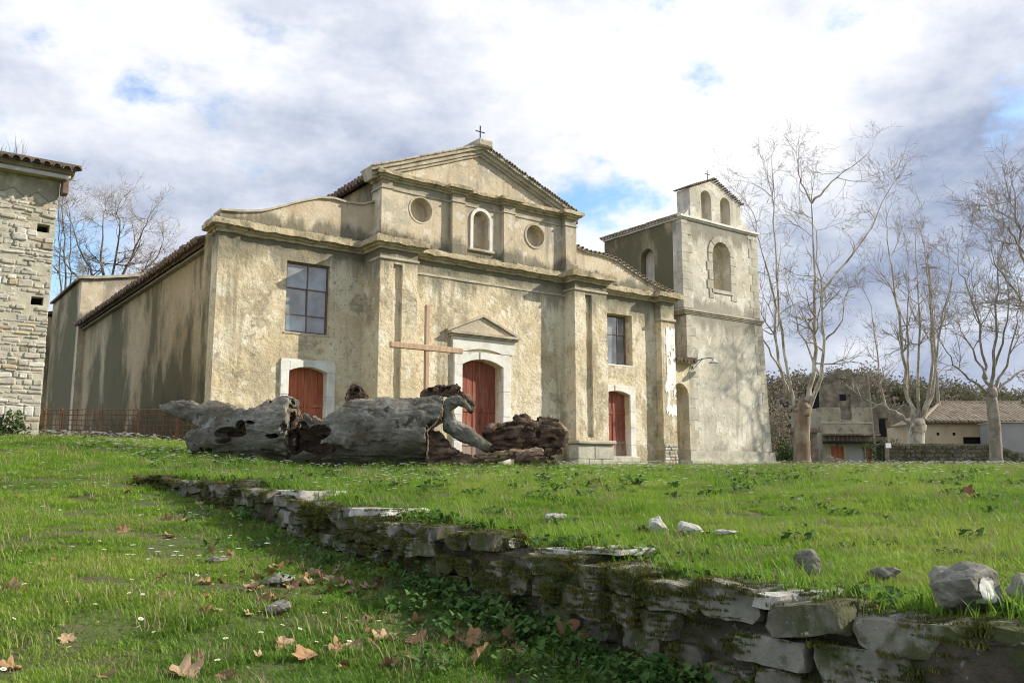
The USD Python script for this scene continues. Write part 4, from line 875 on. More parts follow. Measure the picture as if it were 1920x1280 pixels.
def out_of(p, e):
    o = np.array([e[1], -e[0]]); return o if (-p) @ o > 0 else -o


ss, zt = np.arange(0, END + .3, .045), np.linspace(0, 1, 14)
cv = []
for s in ss:
    p, e, _ = wall_at(s); o = out_of(p, e); q = p + o * .5; top = float(np.interp(p[1], *TY)); foot = float(ground(q[0], q[1], False)) - .2
    for t in zt: cv.append((*(p + o * (.0 if t < 1 else -.2)), foot + (top - .02 - foot) * min(t * 1.04, 1)))
cv = np.array(cv); nn_ = len(zt); cn = np.array([.786, .618]); bm = meshkit.fbm(cv * 3.2, 4, 3) - .5
cv[:, :2] -= cn * (bm * .20 + (meshkit.fbm(cv * 14, 2, 5) - .5) * .04)[:, None]; cv[:, 2] += (meshkit.fbm(cv * 4 + 9, 2, 6) - .5) * .05
qi = np.array([(a * nn_ + b, (a + 1) * nn_ + b, (a + 1) * nn_ + b + 1, a * nn_ + b + 1) for a in range(len(ss) - 1) for b in range(nn_ - 1)])
obj('earth_core', (cv, qi), EARTH, wall, True)
mossy = []
rows = 4
for r in range(rows):
    s = .05 + rs.uniform(0, .2)
    while s < END:
        l = rs.uniform(.13, .36) * np.interp(s, [0, 6, 10], [1, 1.05, 1.3])
        p, e, _ = wall_at(s + l / 2); o = out_of(p, e); q = p + o * .5; top = float(np.interp(p[1], *TY)); foot = float(ground(q[0], q[1], False))
        H = top - foot + .08; h = H / rows; zc = foot - .06 + (r + .5) * h + rs.normal(0, .02)
        if H > .10 and rs.uniform() > (.10 if s < 6.5 else .22):
            hh = h * rs.uniform(.84, 1.12); dd = .30
            m = moved(moved(stone(l * .97, hh, dd, int(rs.integers(100000)), .03, .045), M=[[math.cos(a_), 0, math.sin(a_)], [0, 1, 0], [-math.sin(a_), 0, math.cos(a_)]] if (a_ := rs.normal(0, .05)) is not None else None), (*(p - o * (.10 + rs.normal(0, .02))), zc), math.atan2(e[1], e[0]) + rs.normal(0, .12))
            obj('stone', m, WALLSTONE[rs.choice(3, p=[.4, .3, .3])], wall, 50); mossy.append(m)
        s += l


# flat capstones along the top: place on the wall (metres along it), length, width, thickness
for sc_, l, wd, th, dz, off in ((.7, .5, .22, .05, .0, .0), (1.35, .6, .25, .05, .0, .02), (2.1, .7, .25, .06, .0, .02), (2.7, .3, .24, .07, .0, .0), (3.3, .35, .3, .06, -.02, .0), (4.0, .72, .46, .10, .035, .14), (4.62, .35, .3, .10, -.01, .0), (5.1, .34, .30, .12, -.01, .02), (5.5, .5, .48, .12, .02, .12), (6.15, .3, .3, .10, -.02, .02),
                                (6.6, .28, .22, .08, -.02, .02), (7.05, .40, .34, .06, .0, .08), (7.75, .46, .34, .035, .03, .10), (7.85, .40, .36, .05, -.02, .06), (8.05, .3, .3, .035, .065, .14), (9.22, .5, .46, .06, .01, .08), (8.85, .16, .16, .04, .0, .05), (10.0, .35, .24, .06, -.03, .02)):
    p, e, _ = wall_at(sc_); out = np.array([e[1], -e[0]]); out = -out if (-p) @ out < 0 else out
    top = float(np.interp(p[1], *TY))
    m = moved(stone(l, th, wd, int(sc_ * 100), .018, .02), (p[0] - out[0] * (.13 + off), p[1] - out[1] * (.13 + off), top + dz - .012), math.atan2(e[1], e[0]) + rs.normal(0, .1))
    mossy.append(m); obj('capstone', m, CAPSTONE if sc_ in (4.0, 5.5, 7.05, 7.75, 8.05, 9.22, 2.1, 1.35) else ROCK, wall, 50)
# moss grows on the upward faces of the wall stones; its tufts are scattered with the grass below


# ------------------------------------------------------------------ loose rocks
def rock(px, py, Yd, size, label, seed, mat=ROCK, sink=.3, extra=None):
    p = at(px, py, Yd); z = float(ground(p[0], p[1])); b = trimesh.creation.icosphere(4, 1.0); v = np.array(b.vertices)
    a = np.random.default_rng(seed).normal(size=(14, 3)); a /= np.linalg.norm(a, axis=1, keepdims=True)
    for n_ in a: v -= np.maximum(v @ n_ - .58, 0)[:, None] * n_ * .95
    v = v * size; v += (meshkit.fbm(v * 16 + seed, 4, seed)[:, None] - .5) * .05 * np.array(b.vertices)
    t = thing('rock', label, 'rock', (p[0], p[1], z + size[2] * (1 - sink)))
    obj('stone', (v, np.array(b.faces)), mat, t, 40)
    return t, v


_, bv = rock(1812, 1150, 3.45, (.21, .16, .125), 'large grey boulder with a round white lichen spot, on the wall at the right', 3, sink=.15)
lf_ = np.array(trimesh.creation.icosphere(4, 1.0).faces); tm_ = trimesh.Trimesh(bv, lf_, process=False); tm_ = tm_.subdivide(); tv, tf = np.array(tm_.vertices), np.array(tm_.faces)
c_ = tv[np.argmin(np.linalg.norm(tv / [.21, .16, .125] - np.array([.28, -.93, .05]), axis=1))]
rad_ = np.linalg.norm(tv - c_, axis=1) + (meshkit.fbm(tv * 40, 2, 3) - .5) * .02; keep_ = (rad_[tf] < .052).all(1)
lm_ = trimesh.Trimesh(tv + np.array(tm_.vertex_normals) * .004, tf[keep_], process=False); lm_.remove_unreferenced_vertices()
obj('lichen_spot', (np.array(lm_.vertices), np.array(lm_.faces)), LICHEN, stage.GetPrimAtPath('/World/rock'), True)
rock(1925, 1110, 3.4, (.10, .09, .10), 'dark rock cut by the right edge of the picture', 8, sink=.2)
rock(1520, 1085, 4.4, (.095, .075, .08), 'pointed grey rock standing in the grass behind the wall', 12, sink=.25)
rock(1655, 1088, 4.3, (.10, .07, .045), 'low flat grey stone in the grass left of the boulder', 17, sink=.2)
rock(1232, 1030, 6.0, (.085, .07, .08), 'pale pointed stone in the grass, leftmost of three small stones in a row', 22, CAPSTONE, .25)
rock(1293, 1027, 5.9, (.12, .10, .05), 'pale flat stone in the grass, middle of three small stones in a row', 27, CAPSTONE, .3)
rock(1360, 1035, 5.7, (.10, .08, .035), 'small half buried stone, rightmost of three small stones in a row', 29, CAPSTONE, .2)
rock(1045, 1002, 6.6, (.09, .07, .04), 'small white stone in the grass above the wall', 33, CAPSTONE, .2)
rock(520, 1090, 6.0, (.16, .11, .05), 'flat grey slab among dead leaves below the wall', 41, ROCK, .3)
rock(520, 1148, 5.3, (.09, .07, .05), 'dark grey stone in the grass below the wall', 43, ROCK, .4)
rock(405, 1047, 6.6, (.10, .07, .03), 'small flat stone at the edge of the shadow of the wall', 45, ROCK, .2)

# ------------------------------------------------------------------ grass
def blades(n, R, h, w, seed, lean=.5):
    r = np.random.default_rng(seed); vs, fs = [], []
    for k in range(n):
        a, rr = r.uniform(0, 2 * np.pi), R * math.sqrt(r.uniform()); b = r.uniform(0, 2 * np.pi); H = h * r.uniform(.45, 1.15); ln = lean * H * r.uniform(.2, 1.2); ww = w * r.uniform(.7, 1.3)
        base = np.array([rr * math.cos(a), rr * math.sin(a), -.01]); sd = np.array([math.cos(b), math.sin(b), 0]) * ww / 2; ld = np.array([-math.sin(b), math.cos(b), 0]) * ln
        p1 = base + ld * .35 + [0, 0, H * .6]; p2 = base + ld + [0, 0, H]
        i = len(vs); vs += [base - sd, base + sd, p1 + sd * .8, p1 - sd * .8, p2]; fs += [[i, i + 1, i + 2], [i, i + 2, i + 3], [i + 3, i + 2, i + 4]]
    return np.array(vs), np.array(fs)


def scatter(name, meshes, mats, pts, yaw, sc, pick, label, category, smooth=False):
    pi = UsdGeom.PointInstancer.Define(stage, path_of(None, name)); base = pi.GetPath().pathString
    for k, (m, mt) in enumerate(zip(meshes, mats)): usdkit.mesh(stage, f'{base}/tuft_{k:03d}', m, mt, smooth); pi.CreatePrototypesRel().AddTarget(f'{base}/tuft_{k:03d}')
    pi.CreatePositionsAttr(Vt.Vec3fArray.FromNumpy(np.asarray(pts, np.float32)))
    h = np.asarray(yaw) / 2; qn = np.zeros((len(h), 4), np.float16); qn[:, 0] = np.cos(h); qn[:, 3] = np.sin(h)
    pi.CreateOrientationsAttr([Gf.Quath(float(a), 0, 0, float(b)) for a, b in zip(np.cos(h), np.sin(h))])
    pi.CreateScalesAttr(Vt.Vec3fArray.FromNumpy(np.repeat(np.asarray(sc, np.float32)[:, None], 3, 1))); pi.CreateProtoIndicesAttr(Vt.IntArray.FromNumpy(np.asarray(pick, np.int32)))
    return tag(pi, label, category, kind='stuff')


r = np.random.default_rng(99)


def cast(n, y0, y1, half=.66):
    y = np.sqrt(r.uniform(y0 ** 2, y1 ** 2, n)); x = r.uniform(-half, half, n) * y; return x, y


px_, py_, ps_ = [], [], []
for n, y0, y1, s_ in ((9000, 1.9, 4.5, .72), (15000, 4.5, 9, .9), (15000, 9, 17, 1.15), (16000, 17, 34, 1.7), (7000, 34, 62, 2.6)):
    x, y = cast(n, y0, y1); px_.append(x); py_.append(y); ps_.append(s_ * r.uniform(.7, 1.25, n))
gx_, gy_, gs_ = map(np.concatenate, (px_, py_, ps_))
sd = wall_signed(gx_, gy_)
nz = meshkit.fbm(np.stack([gx_ * .9, gy_ * .9, 0 * gx_], -1), 3, 21)
nz2 = meshkit.fbm(np.stack([gx_ * 2.6, gy_ * 2.6, 0 * gx_], -1), 3, 22)
lw = (gx_ - OX) * U2[0] + (gy_ - OY) * U2[1]; ld_ = (gx_ - OX) * V2[0] + (gy_ - OY) * V2[1]
inside = ((lw > -.2) & (lw < 23.4) & (ld_ > -.25) & (ld_ < 34)) | (((gx_ - SB[0]) * V2[0] + (gy_ - SB[1]) * V2[1] > 0) & ((gx_ - SB[0]) * U2[0] + (gy_ - SB[1]) * U2[1] < .1))
inside &= gy_ > 15
bare = ((sd < 0) & (gx_ < .3) & (gy_ < 7.5) & (nz2 < .47)) | (nz2 < .37)
keep = ~inside & ~((sd > -.03) & (sd < .30) & (gy_ < 11.2) & (r.uniform(size=len(sd)) < .75)) & ~(bare & (r.uniform(size=len(sd)) < .9)) & ~((sd < -.0) & (sd > -.9) & (gy_ < 10) & (r.uniform(size=len(sd)) < .30))
gx_, gy_, gs_, nz, sd = gx_[keep], gy_[keep], gs_[keep] * (.6 + .8 * nz[keep]), nz[keep], sd[keep]
pick = r.choice(5, len(gx_), p=[.27, .25, .22, .19, .07])
scatter('grass', [blades(90, .13, .028, .0065, 1, 1.1), blades(80, .13, .035, .007, 2, 1.3), blades(90, .14, .023, .0085, 3, 1.5), blades(45, .13, .055, .006, 4, .9), blades(22, .12, .085, .004, 5, .9)],
        [GRASS[0], GRASS[1], GRASS[0], GRASS[1], DRY], np.stack([gx_, gy_, ground(gx_, gy_)], 1), r.uniform(0, 6.28, len(gx_)), gs_, pick, 'short bright green meadow grass', 'grass')

mp_ = []
for v, f in mossy + [(cv, np.vstack([qi[:, :3], qi[:, [0, 2, 3]]]))]:
    nrm = np.array(trimesh.Trimesh(v, f, process=False).vertex_normals); mk = (nrm[:, 2] > -.35) & (meshkit.fbm(v * 2.4, 3, 51) + .12 * nrm[:, 2] > .545); mp_.append(v[mk])
mp_ = np.vstack(mp_); mp_ = mp_[r.permutation(len(mp_))[:14000]]
scatter('moss', [blades(70, .036, .018, .0035, 61, .8), blades(50, .03, .012, .004, 62, 1.2)], [MOSS] * 2, mp_, r.uniform(0, 6.28, len(mp_)), r.uniform(.6, 1.5, len(mp_)), r.choice(2, len(mp_)), 'yellowish green moss on the stones of the low wall', 'moss')

# broad-leaved weeds and ivy at the foot of the wall
def weed(n, R, h, size, seed):
    q = np.random.default_rng(seed); vs, fs = [], []
    for k in range(n):
        a, rr = q.uniform(0, 6.28), R * math.sqrt(q.uniform()); c = np.array([rr * math.cos(a), rr * math.sin(a), h * q.uniform(.15, 1)])
        t = q.normal(0, .5, 2); s_ = size * q.uniform(.6, 1.3); y = q.uniform(0, 6.28)
        X1 = np.array([math.cos(y), math.sin(y), t[0]]); Y1 = np.array([-math.sin(y), math.cos(y), t[1]])
        i = len(vs); vs += [c - X1 * s_ * .1, c + Y1 * s_ * .45 + X1 * s_ * .25 + [0, 0, s_ * .12], c + X1 * s_, c - Y1 * s_ * .45 + X1 * s_ * .25 + [0, 0, s_ * .12]]
        fs += [[i, i + 1, i + 2], [i, i + 2, i + 3]]
    return np.array(vs), np.array(fs)


wx, wy = [], []
for k in range(420):
    s = END + .4 - abs(r.normal(0, 3.2)) if r.uniform() < .75 else r.uniform(3, END)
    s = max(1.5, s); p, e, _ = wall_at(s); out = np.array([e[1], -e[0]]); out = -out if (-p) @ out < 0 else out
    dd = .10 + abs(r.normal(0, .42)) * (.35 + .65 * min(1, s / 7)); q_ = p + out * dd; wx.append(q_[0]); wy.append(q_[1])
for k in range(220):
    s = r.uniform(6.5, END + .4); p, e, _ = wall_at(s); q_ = p + out_of(p, e) * r.uniform(.06, .25); wx.append(q_[0]); wy.append(q_[1])
wx, wy = np.array(wx), np.array(wy)
scatter('ivy', [weed(34, .13, .10, .030, 1), weed(26, .13, .15, .036, 2), weed(36, .11, .06, .022, 3)], [LEAFGREEN] * 3, np.stack([wx, wy, ground(wx, wy)], 1), r.uniform(0, 6.28, len(wx)), r.uniform(.6, 1.25, len(wx)), r.choice(3, len(wx)), 'dark green ivy and weeds along the foot of the wall', 'ivy')
# taller grass and clover clumps on the terrace and round the logs
tx, ty = cast(1500, 4, 16); m = (wall_signed(tx, ty) > .3); tx, ty = tx[m], ty[m]
wt = [wall_at(q_) for q_ in r.uniform(.5, END, 420)]
wo = np.array([p + (lambda o: o if (-p) @ o > 0 else -o)(np.array([e[1], -e[0]])) * r.uniform(-.36, -.14) for p, e, _ in wt]); tx, ty = np.concatenate([tx, wo[:, 0]]), np.concatenate([ty, wo[:, 1]])
lx = r.uniform(-6, 1.2, 330); ly = 14.62 + r.normal(0, .16, 330); tx, ty = np.concatenate([tx, lx]), np.concatenate([ty, ly])
scatter('tall_grass', [blades(26, .09, .15, .006, 7, .7), blades(16, .07, .20, .005, 8, .9), weed(20, .12, .07, .04, 9)], [GRASS[0], GRASS[1], LEAFGREEN], np.stack([tx, ty, ground(tx, ty)], 1), r.uniform(0, 6.28, len(tx)), r.uniform(.5, 1.1, len(tx)), r.choice(3, len(tx), p=[.45, .25, .3]), 'taller grass tufts and clover clumps scattered over the meadow', 'grass')

# ------------------------------------------------------------------ daisies
def daisy():
    vs, fs = [], []
    for k in range(13):
        a = k * 2 * math.pi / 13; c, s_ = math.cos(a), math.sin(a); i = len(vs)
        vs += [(.003 * c, .003 * s_, .045), (.011 * c - .0028 * s_, .011 * s_ + .0028 * c, .047), (.014 * c, .014 * s_, .048), (.011 * c + .0028 * s_, .011 * s_ - .0028 * c, .047)]; fs += [[i, i + 1, i + 2], [i, i + 2, i + 3]]
    d = trimesh.creation.icosphere(1, .0042).apply_translation([0, 0, .047])
    return (np.array(vs), np.array(fs)), d, tube([(0, 0, -.01), (.002, 0, .045)], .0009, 4)


pet, disc, stem = daisy()
dcl = proto('daisy_shape'); usdkit.mesh(stage, '/World/daisy_shape/petals', pet, PETAL); usdkit.mesh(stage, '/World/daisy_shape/disc', disc, YOLK); usdkit.mesh(stage, '/World/daisy_shape/stem', stem, GRASS[0])
near_spots = [(608, 1155), (648, 1163), (525, 1175), (556, 1182), (590, 1205), (655, 1210), (712, 1170), (485, 1150), (612, 1212), (652, 1208), (49, 1100), (244, 1114), (298, 1090), (283, 1078), (390, 1070), (391, 1079), (440, 1092), (260, 1165), (195, 1035), (192, 1046), (325, 1014), (369, 1007), (345, 1010), (50, 960), (112, 958), (778, 1195), (467, 1093), (420, 1085), (368, 1066), (366, 1083)]
rr = np.random.default_rng(3)
for px, py in near_spots + [(rr.uniform(0, 620), rr.uniform(900, 1270)) for _ in range(40)]:
    Yd = 5.0
    for _ in range(12):                                   # walk along the ray to the ground
        p = at(px, py, Yd); v = pixdir(px, py); Yd += (p[2] - float(ground(p[0], p[1])) - .04) / max(.05, -(v[2] / v[1]) + .09) * .8; Yd = min(max(Yd, 2), 14)
    p = at(px, py, Yd)
    copy_of(dcl, 'daisy', (p[0], p[1], float(ground(p[0], p[1])) + .012), (rr.normal(-8, 12), rr.normal(0, 12), rr.uniform(0, 360)), rr.uniform(.75, 1.15), label='small white daisy open in the grass on the near side of the wall', cat='daisy', group='daisies in the lower grass')
dx, dy = [], []
for _ in range(150):                                       # daisies grow in loose drifts
    cx, cy = cast(1, 6.5, 30); n = r.integers(4, 22); dx.append(cx + r.normal(0, .05 * cy[0], n)); dy.append(cy + r.normal(0, .035 * cy[0], n))
for (ax, ay, n) in ((-6.5, 14.5, 160), (-8, 16.5, 140), (-5.6, 13.4, 60), (2.2, 13.5, 80), (4.5, 10, 30), (-1, 13.3, 30), (0, 17, 80), (3, 20, 80)):
    dx.append(r.normal(ax, 1.1, n)); dy.append(r.normal(ay, .8, n))
dx, dy = np.concatenate(dx), np.concatenate(dy); sd = wall_signed(dx, dy)
m = (dy > 6) & ((sd > .3) | (sd < -.3)); dx, dy = dx[m], dy[m]
lw = (dx - OX) * U2[0] + (dy - OY) * U2[1]; ld_ = (dx - OX) * V2[0] + (dy - OY) * V2[1]; m = ld_ < -.4; dx, dy = dx[m], dy[m]
scatter('daisies', [pet], [PETAL], np.stack([dx, dy, ground(dx, dy) + .015], 1), r.uniform(0, 6.28, len(dx)), r.uniform(1.1, 1.7, len(dx)) * np.interp(dy, [6, 12, 30], [1, 1.5, 2.1]), np.zeros(len(dx)), 'white daisies dotted thinly over the meadow', 'daisy')


# ------------------------------------------------------------------ fallen plane leaves
def leaf(seed):
    q = np.random.default_rng(seed); N = 40; a = np.linspace(0, 2 * np.pi, N, endpoint=False)
    rad = np.zeros(N)
    for c, amp, wd in ((0, 1.0, .34), (.98, .90, .31), (-.98, .90, .31), (1.95, .66, .32), (-1.95, .66, .32)):
        dd = (a - c + np.pi) % (2 * np.pi) - np.pi; rad = np.maximum(rad, amp * np.exp(-(dd / wd) ** 2 * .5))
    rad = .46 + .54 * rad + q.normal(0, .05, N); rad[np.abs((a + np.pi * 0) - np.pi) < .3] = .22
    vs, cu, tw = [], q.uniform(.2, .85), q.normal(0, .35, 2)
    for t in (0.0, .35, .7, 1.0):
        for k in range(N):
            x, y = rad[k] * t * math.cos(a[k]), rad[k] * t * math.sin(a[k]); rr2 = x * x + y * y
            vs.append((x, y, cu * rr2 * (.5 + .5 * math.sin(2 * a[k] + seed)) + tw[0] * x * y + .05 * math.sin(7 * a[k] + seed) * t + abs(y) * .12 * math.cos(seed)))
    f = [(i * N + k, i * N + (k + 1) % N, (i + 1) * N + (k + 1) % N, (i + 1) * N + k) for i in range(3) for k in range(N)]
    v = np.array(vs) * .11
    return v, np.array(f), tube([v[0], (-.06, .0, .01), (-.10, .01, .03)], .0018, 4)


lcl = []
for k in range(6):
    c = proto(f'leaf_shape_{k:03d}'); v, f, st = leaf(k + 2); usdkit.mesh(stage, f'{c.GetPath()}/blade', (v, f), LEAFBROWN[k % 3], True); usdkit.mesh(stage, f'{c.GetPath()}/stalk', st, LEAFBROWN[1]); lcl.append(c)


def drop(px, py, hint=5.0):
    Yd = hint
    for _ in range(25):
        p = at(px, py, Yd); v = pixdir(px, py); Yd += (p[2] - float(ground(p[0], p[1], False))) / max(.06, -(v[2] / v[1]) + .09) * .7; Yd = min(max(Yd, 2), 40)
    p = at(px, py, Yd); return p[0], p[1], float(ground(p[0], p[1]))


big = [(1060, 1218, 1.35, 'largest curled brown leaf among the ivy, standing on edge', (60, 10, 30)), (1200, 1262, 1.2, 'brown leaf among the ivy at the bottom edge, right of the largest one', (40, 0, 140)), (530, 1212, 1.1, 'curled tan leaf, upper one of a pair in the lower grass', (25, 20, 10)), (575, 1240, 1.2, 'pale tan leaf lying flat, lower one of a pair in the lower grass', (8, -10, 80)),
       (738, 1255, 1.0, 'cupped tan leaf at the bottom edge, left of the ivy', (10, 10, 200)), (340, 1262, 1.25, 'brown leaf at the bottom left edge, folded along its middle', (20, 5, 45)), (900, 1262, 1.0, 'brown leaf tilted up at the bottom edge, below the wall', (45, 0, 290)), (38, 936, .9, 'tan leaf alone in the grass near the left edge', (10, 30, 20)), (1815, 940, .8, 'rust red leaf standing in the grass of the terrace on the right', (70, 0, 10)),
       (880, 1225, 1.0, 'dull brown leaf half hidden in ivy, left of the largest one', (40, 20, 330)), (955, 1215, .9, 'small brown leaf half hidden in ivy beside the largest one', (50, 0, 60)), (720, 1207, 1.1, 'long brown leaf flat on bare soil below the wall', (5, 8, 100)), (770, 1210, .9, 'reddish leaf beside a long brown one below the wall', (12, -8, 10))]
for k, (px, py, sc_, lb, ro) in enumerate(big):
    x, y, z = drop(px, py); copy_of(lcl[4 if k == 8 else k % 6], 'fallen_leaf', (x, y, z + .02 + (.04 if ro[0] > 30 else 0)), ro, sc_ * (.78 if px > 1000 else .66), label=lb, cat='leaf')
q = np.random.default_rng(17)
spots = [(230, 1000), (310, 1118), (78, 1062), (85, 1068), (160, 974), (232, 994), (400, 1065), (370, 1235), (320, 1120), (240, 925), (236, 928), (490, 1230), (640, 1225), (690, 1190)] + [(q.normal(590, 90), q.normal(1095, 30)) for _ in range(60)] + [(q.uniform(640, 1000), q.uniform(1160, 1260)) for _ in range(26)] + [(q.uniform(0, 480), q.uniform(990, 1275)) for _ in range(12)] + [(q.normal(380, 60), q.normal(985, 25)) for _ in range(8)]
ZL = [('small dry brown leaf scattered in the open grass at the left', 'leaves in the open grass'), ('small dry brown leaf in the litter among stones below the wall', 'leaf litter below the wall'), ('small dry brown leaf among the ivy at the bottom edge', 'leaves among the ivy'), ('small dry brown leaf in the shade of the far end of the wall', 'leaves at the far end of the wall')]
for k, (px, py) in enumerate(spots):
    zl = ZL[0 if k < 14 or 100 <= k < 112 else 1 if k < 74 else 2 if k < 100 else 3]
    x, y, z = drop(px, py)
    if float(wall_signed(np.array(x), np.array(y))) > -.12: continue
    copy_of(lcl[k % 6], 'fallen_leaf', (x, y, z + .012), (q.normal(0, 22), q.normal(0, 22), q.uniform(0, 360)), q.uniform(.3, .66), label=zl[0], cat='leaf', group=zl[1])


# ------------------------------------------------------------------ bare trees
def grow(rg, p, d, L, r0, lvl, out, up=.25, spread=.6, wig=.16):
    n = 5 if lvl < 2 else 4
    pts, rad, dirs = [p], [r0], []
    for k in range(n):
        d = d + rg.normal(0, wig, 3) + np.array([0, 0, up * .22]); d = d / np.linalg.norm(d); dirs.append(d)
        pts.append(pts[-1] + d * L / n); rad.append(max(.0045, r0 * (1 - .72 * (k + 1) / n)))
    out[min(lvl, 2)].append(tube(pts, rad, 6 if lvl == 0 else 4 if lvl == 1 else 3, False))
    return pts, rad, dirs


def branch(rg, p, d, L, r0, lvl, top, out, kids=(5, 5, 4), up=.25):
    pts, rad, dirs = grow(rg, p, d, L, r0, lvl, out, up)
    if lvl >= top: return
    for k in range(kids[min(lvl, len(kids) - 1)]):
        i = rg.integers(1, len(pts)); i = min(i, len(pts) - 1); nd = dirs[i - 1] + rg.normal(0, .62, 3); nd /= np.linalg.norm(nd)
        branch(rg, pts[i], nd, L * rg.uniform(.42, .68), rad[i] * .7 + .003, lvl + 1, top, out, kids, up)


def tree(name, label, Yd, trunk, stems, seed, mats=(BARK_PLANE, TWIG), width=.3, kids=(4, 4, 4), sub=.85, L0=2.0, rmin=.006, group=None):
    rg = np.random.default_rng(seed)
    base = at(*trunk[0], Yd); base[2] = float(ground(base[0], base[1], False)) - .1 if Yd < 100 else base[2]
    t = thing(name, label, 'tree', base, 0, group)
    tp = np.array([at(*q, Yd) for q in trunk]) - base; tp[0] = 0
    tr = np.linspace(width * 1.1, width * .92, len(tp)); pp = np.vstack([np.array([np.interp(s, np.linspace(0, 1, len(tp)), tp[:, k]) for k in range(3)]) for s in np.linspace(0, 1, 9)])
    rr_ = np.interp(np.linspace(0, 1, 9), np.linspace(0, 1, len(tp)), tr); rr_[0] *= 1.3
    v, f = tube(pp, rr_, 12); v = v + (meshkit.fbm(v * 3, 2, seed)[:, None] - .5) * width * .25
    kn = trimesh.creation.icosphere(3, 1.0); kv = np.array(kn.vertices) * [width * 1.08, width * 1.08, width * 1.25]; kv = kv + (meshkit.fbm(kv * 4 + seed, 3, seed)[:, None] - .5) * width * .7 + pp[-1]
    obj('trunk', [(v, f), (kv, np.array(kn.faces))], mats[-1] if len(mats) == 3 else mats[0], t, True)
    out = [[], [], []]
    for si, (w0, path, dep) in enumerate(stems):
        P = np.array([at(*q, Yd + dep * k / (len(path) - 1)) for k, q in enumerate(path)]) - base
        s = np.linspace(0, 1, 3 * len(P)); P2 = np.stack([np.interp(s, np.linspace(0, 1, len(P)), P[:, k]) for k in range(3)], 1); P2[1:] += rg.normal(0, .05, (len(P2) - 1, 3))
        R = .72 * w0 * (1 - .88 * s ** .7) + rmin
        obj('limb', tube(P2, R, 8), mats[0], t, True)
        Lt = np.linalg.norm(np.diff(P, axis=0), axis=1).sum()
        for k in range(max(4, int(Lt * sub))):
            i = rg.integers(len(P2) // 3, len(P2)); dd = P2[min(i, len(P2) - 1)] - P2[i - 1]; dd /= np.linalg.norm(dd) + 1e-9; nd = dd * .6 + rg.normal(0, .6, 3); nd /= np.linalg.norm(nd)
            branch(rg, P2[i], nd, L0 * rg.uniform(.5, 1.2), min(R[i] * .6, .05), 0, 3, out, kids)
        branch(rg, P2[-1], (P2[-1] - P2[-2]) / np.linalg.norm(P2[-1] - P2[-2]), L0 * .8, R[-1], 0, 3, out, kids)
    if out[0]: obj('branches', out[0] + out[1], mats[0], t, True, kind='stuff')
    if out[2]: obj('twigs', out[2], mats[1], t, kind='stuff')
    return t


tree('plane_tree', 'tallest bare plane tree with a brown trunk, right of the bell tower', 45, [(1504, 868), (1503, 820), (1506, 768)], [
    (.17, [(1500, 775), (1478, 735), (1462, 690), (1454, 600), (1445, 530), (1425, 460), (1412, 400)], 1.5), (.13, [(1490, 760), (1468, 640), (1455, 520), (1452, 400), (1446, 330)], -1.2),
    (.24, [(1507, 775), (1524, 720), (1530, 630), (1527, 500), (1522, 380)], .6), (.10, [(1522, 380), (1550, 350), (1580, 325), (1625, 292)], .8), (.08, [(1522, 380), (1503, 345), (1494, 300)], -.5),
    (.20, [(1512, 775), (1538, 720), (1544, 640), (1540, 540), (1530, 430)], -1.4), (.11, [(1541, 545), (1580, 500), (1625, 440), (1650, 390), (1672, 345)], 1.5), (.09, [(1535, 700), (1500, 620), (1485, 560)], 2), (.08, [(1545, 640), (1580, 600), (1590, 540)], -2), (.08, [(1462, 690), (1430, 640), (1405, 600)], -1)],
    1, mats=(BARK_PLANE, TWIG, BARK_BROWN), width=.40, sub=1.0, L0=2.1, kids=(4, 4, 3))
tree('plane_tree', 'pale many stemmed bare plane tree behind the dark low wall', 52, [(1718, 868), (1718, 830), (1720, 800)], [
    (.17, [(1716, 805), (1690, 776), (1660, 765), (1648, 700), (1640, 620), (1630, 560)], 1), (.2, [(1716, 800), (1702, 740), (1692, 640), (1680, 560), (1668, 490), (1662, 430)], -1), (.17, [(1718, 800), (1724, 700), (1722, 560), (1716, 450)], 1),
    (.2, [(1724, 800), (1742, 745), (1750, 640), (1738, 520), (1730, 440)], .5), (.16, [(1726, 800), (1752, 735), (1760, 630), (1775, 560), (1790, 500)], -1), (.12, [(1700, 740), (1703, 620), (1705, 540), (1700, 470)], 1.5)], 2, width=.46, sub=.85, L0=2.2, kids=(4, 4, 3))
tree('bare_tree', 'dark bare tree with spreading branches in front of the tiled cottage', 42, [(1868, 868), (1865, 800), (1858, 738)], [
    (.13, [(1858, 740), (1845, 700), (1836, 610), (1815, 540), (1800, 500)], 1), (.15, [(1858, 740), (1864, 670), (1870, 560), (1876, 470)], -1), (.12, [(1859, 740), (1885, 690), (1902, 620), (1918, 550)], 1), (.10, [(1856, 740), (1820, 710), (1785, 680), (1765, 640)], -1), (.10, [(1860, 740), (1900, 705), (1950, 680), (1990, 640)], 2), (.09, [(1850, 710), (1815, 640), (1790, 600)], 2), (.09, [(1864, 690), (1890, 600), (1890, 520)], -2)],
    3, mats=(BARK_MID, TWIG), width=.27, sub=1.15, L0=1.7, kids=(5, 4, 4))
tree('bare_tree', 'twiggy bare crown reaching in from the right edge of the picture', 38, [(1985, 872), (1985, 760), (1980, 660)], [
    (.16, [(1980, 665), (1950, 580), (1915, 480), (1905, 400), (1898, 345)], 1), (.12, [(1980, 665), (1940, 600), (1885, 520), (1860, 480)], -1), (.14, [(1980, 665), (1990, 560), (1960, 440), (1950, 360)], .5), (.1, [(1960, 600), (1910, 560), (1870, 570)], 1.5), (.1, [(1940, 520), (1900, 440), (1885, 420)], -1)],
    4, mats=(BARK_MID, TWIG), width=.3, sub=1.2, L0=1.8, kids=(5, 5, 4))
